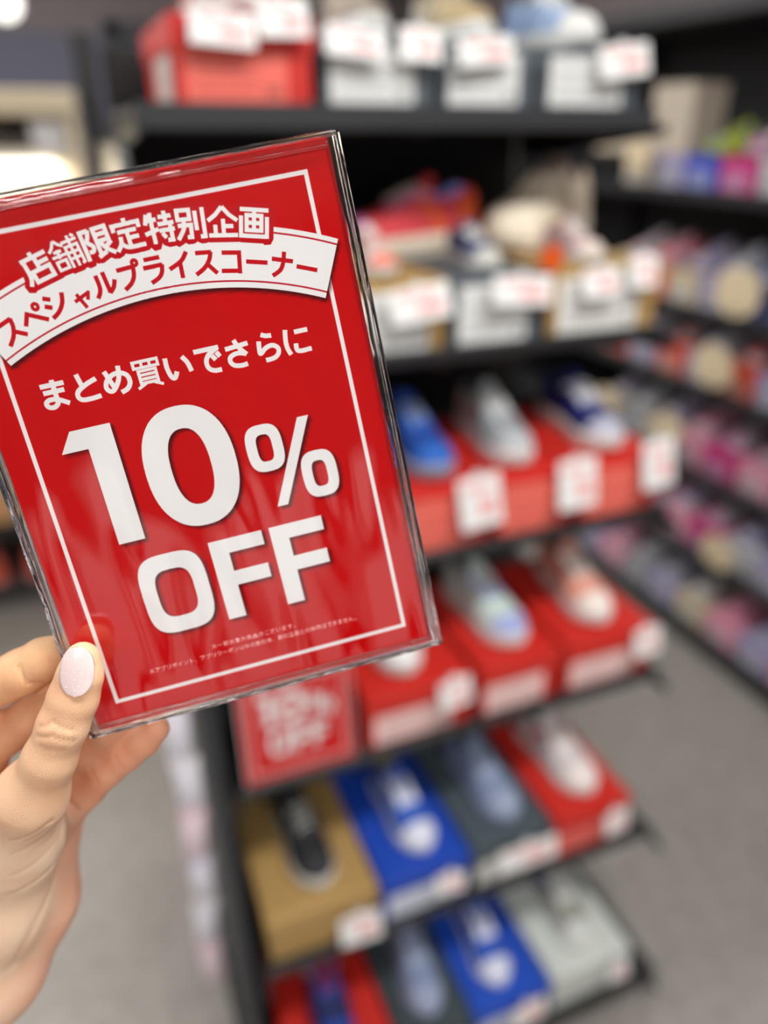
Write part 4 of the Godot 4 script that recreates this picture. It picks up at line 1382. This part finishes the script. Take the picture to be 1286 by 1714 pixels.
	for i in 60:
		var f := r.randf_range(-0.85, 0.9)
		var hw := 5.2 * pow(maxf(0.0, 1.0 - pow(absf(f), 2.3)), 0.5)
		var x := r.randf_range(-hw, hw)
		var drop := x * x * 0.042 + (f * f * (0.9 if f > 0 else 0.5))
		var tilt := Basis(axis, r.randf_range(-0.6, 0.6)) * Basis(side, r.randf_range(-0.6, 0.6))
		fl.box((mid + axis * f * 8.6 + side * x + nrm * (0.36 - drop)) * 0.001, Vector3(0.28, 0.28, 0.05) * 0.001, 0.00001, tilt * Basis(side, axis, nrm))
	var foil := mat(rgb(252, 248, 248), 0.2, 0.2)
	put("glitter", fl.mesh(), foil, nail).set_meta("kind", "stuff")


func skin_mesh() -> ArrayMesh:
	var lo := Vector3(-150, -385, -66)
	var hi := Vector3(28, -134, 26)
	var h := 1.15
	var n := Vector3i(((hi - lo) / h / 4.0).ceil()) * 4
	var sx := n.x + 1
	var sy := n.y + 1
	var val := PackedFloat32Array()
	val.resize(sx * sy * (n.z + 1))
	val.fill(1e6)
	var cells := PackedInt32Array()
	for bz in n.z / 4:
		for by in n.y / 4:
			for bx in n.x / 4:
				var c := lo + Vector3(bx * 4 + 2, by * 4 + 2, bz * 4 + 2) * h
				if absf(body_dist(c)) > 6.5:
					continue
				for z in 5:
					for y in 5:
						for x in 5:
							var k := (bx * 4 + x) + sx * ((by * 4 + y) + sy * (bz * 4 + z))
							if val[k] > 9e5:
								val[k] = skin_dist(lo + Vector3(bx * 4 + x, by * 4 + y, bz * 4 + z) * h)
				for z in 4:
					for y in 4:
						for x in 4:
							cells.append((bx * 4 + x) + sx * ((by * 4 + y) + sy * (bz * 4 + z)))
	var at := PackedInt32Array()
	at.resize(val.size())
	at.fill(-1)
	var b := MB.new()
	var off := PackedInt32Array([0, 1, sx, sx + 1, sx * sy, sx * sy + 1, sx * sy + sx, sx * sy + sx + 1])
	var edge := PackedInt32Array([0, 1, 2, 3, 4, 5, 6, 7, 0, 2, 1, 3, 4, 6, 5, 7, 0, 4, 1, 5, 2, 6, 3, 7])
	for c in cells:
		var inside := 0
		for k in 8:
			if val[c + off[k]] < 0.0:
				inside += 1
		if inside == 0 or inside == 8:
			continue
		var base := Vector3(c % sx, (c / sx) % sy, c / (sx * sy))
		var sum := Vector3.ZERO
		var cnt := 0
		for e in range(0, 24, 2):
			var a := val[c + off[edge[e]]]
			var d := val[c + off[edge[e + 1]]]
			if (a < 0.0) != (d < 0.0):
				var pa := Vector3(edge[e] & 1, (edge[e] >> 1) & 1, edge[e] >> 2)
				var pd := Vector3(edge[e + 1] & 1, (edge[e + 1] >> 1) & 1, edge[e + 1] >> 2)
				sum += pa.lerp(pd, a / (a - d))
				cnt += 1
		at[c] = b.p(lo + (base + sum / cnt) * h)
	for c in cells:
		var v0 := val[c]
		for ax in 3:
			var st: int = [1, sx, sx * sy][ax]
			var u: int = [sx, sx * sy, 1][ax]
			var w: int = [sx * sy, 1, sx][ax]
			var v1 := val[c + st]
			if v1 > 9e5 or (v0 < 0.0) == (v1 < 0.0):
				continue
			if c - u - w < 0 or at[c] < 0 or at[c - u] < 0 or at[c - w] < 0 or at[c - u - w] < 0:
				continue
			if v0 < 0.0:
				b.quad(at[c], at[c - w], at[c - u - w], at[c - u])
			else:
				b.quad(at[c], at[c - u], at[c - u - w], at[c - w])
	var nrm := PackedVector3Array()
	var col := PackedColorArray()
	var tints := [Color(0.80, 0.55, 0.38), Color(0.80, 0.41, 0.27), Color(0.76, 0.46, 0.28), Color(0.76, 0.43, 0.23), Color(0.72, 0.37, 0.21), Color(0.72, 0.34, 0.20), Color(0.79, 0.36, 0.22)]
	var mot := FastNoiseLite.new()
	mot.seed = 4
	mot.frequency = 0.06
	mot.fractal_octaves = 3
	for k in b.v.size():
		var p := b.v[k]
		var d0 := skin_dist(p)
		nrm.append(Vector3(skin_dist(p + Vector3(0.5, 0, 0)) - d0, skin_dist(p + Vector3(0, 0.5, 0)) - d0, skin_dist(p + Vector3(0, 0, 0.5)) - d0).normalized())
		var c := Color(0, 0, 0)
		var tot := 0.0
		for g in groups.size():
			var wgt := exp(-maxf(group_dist(g, p), -2.0) / 3.0)
			c += tints[g] * wgt
			tot += wgt
		c = c / tot
		# skin tone: mottled, redder here and there
		var q := mot.get_noise_3dv(p)
		c.g *= 1.0 - 0.10 * q
		c.b *= 1.0 - 0.14 * q
		c.a = 1.0
		col.append(c)
		b.v[k] = p * 0.001
	return b.mesh(true, true, nrm, col)
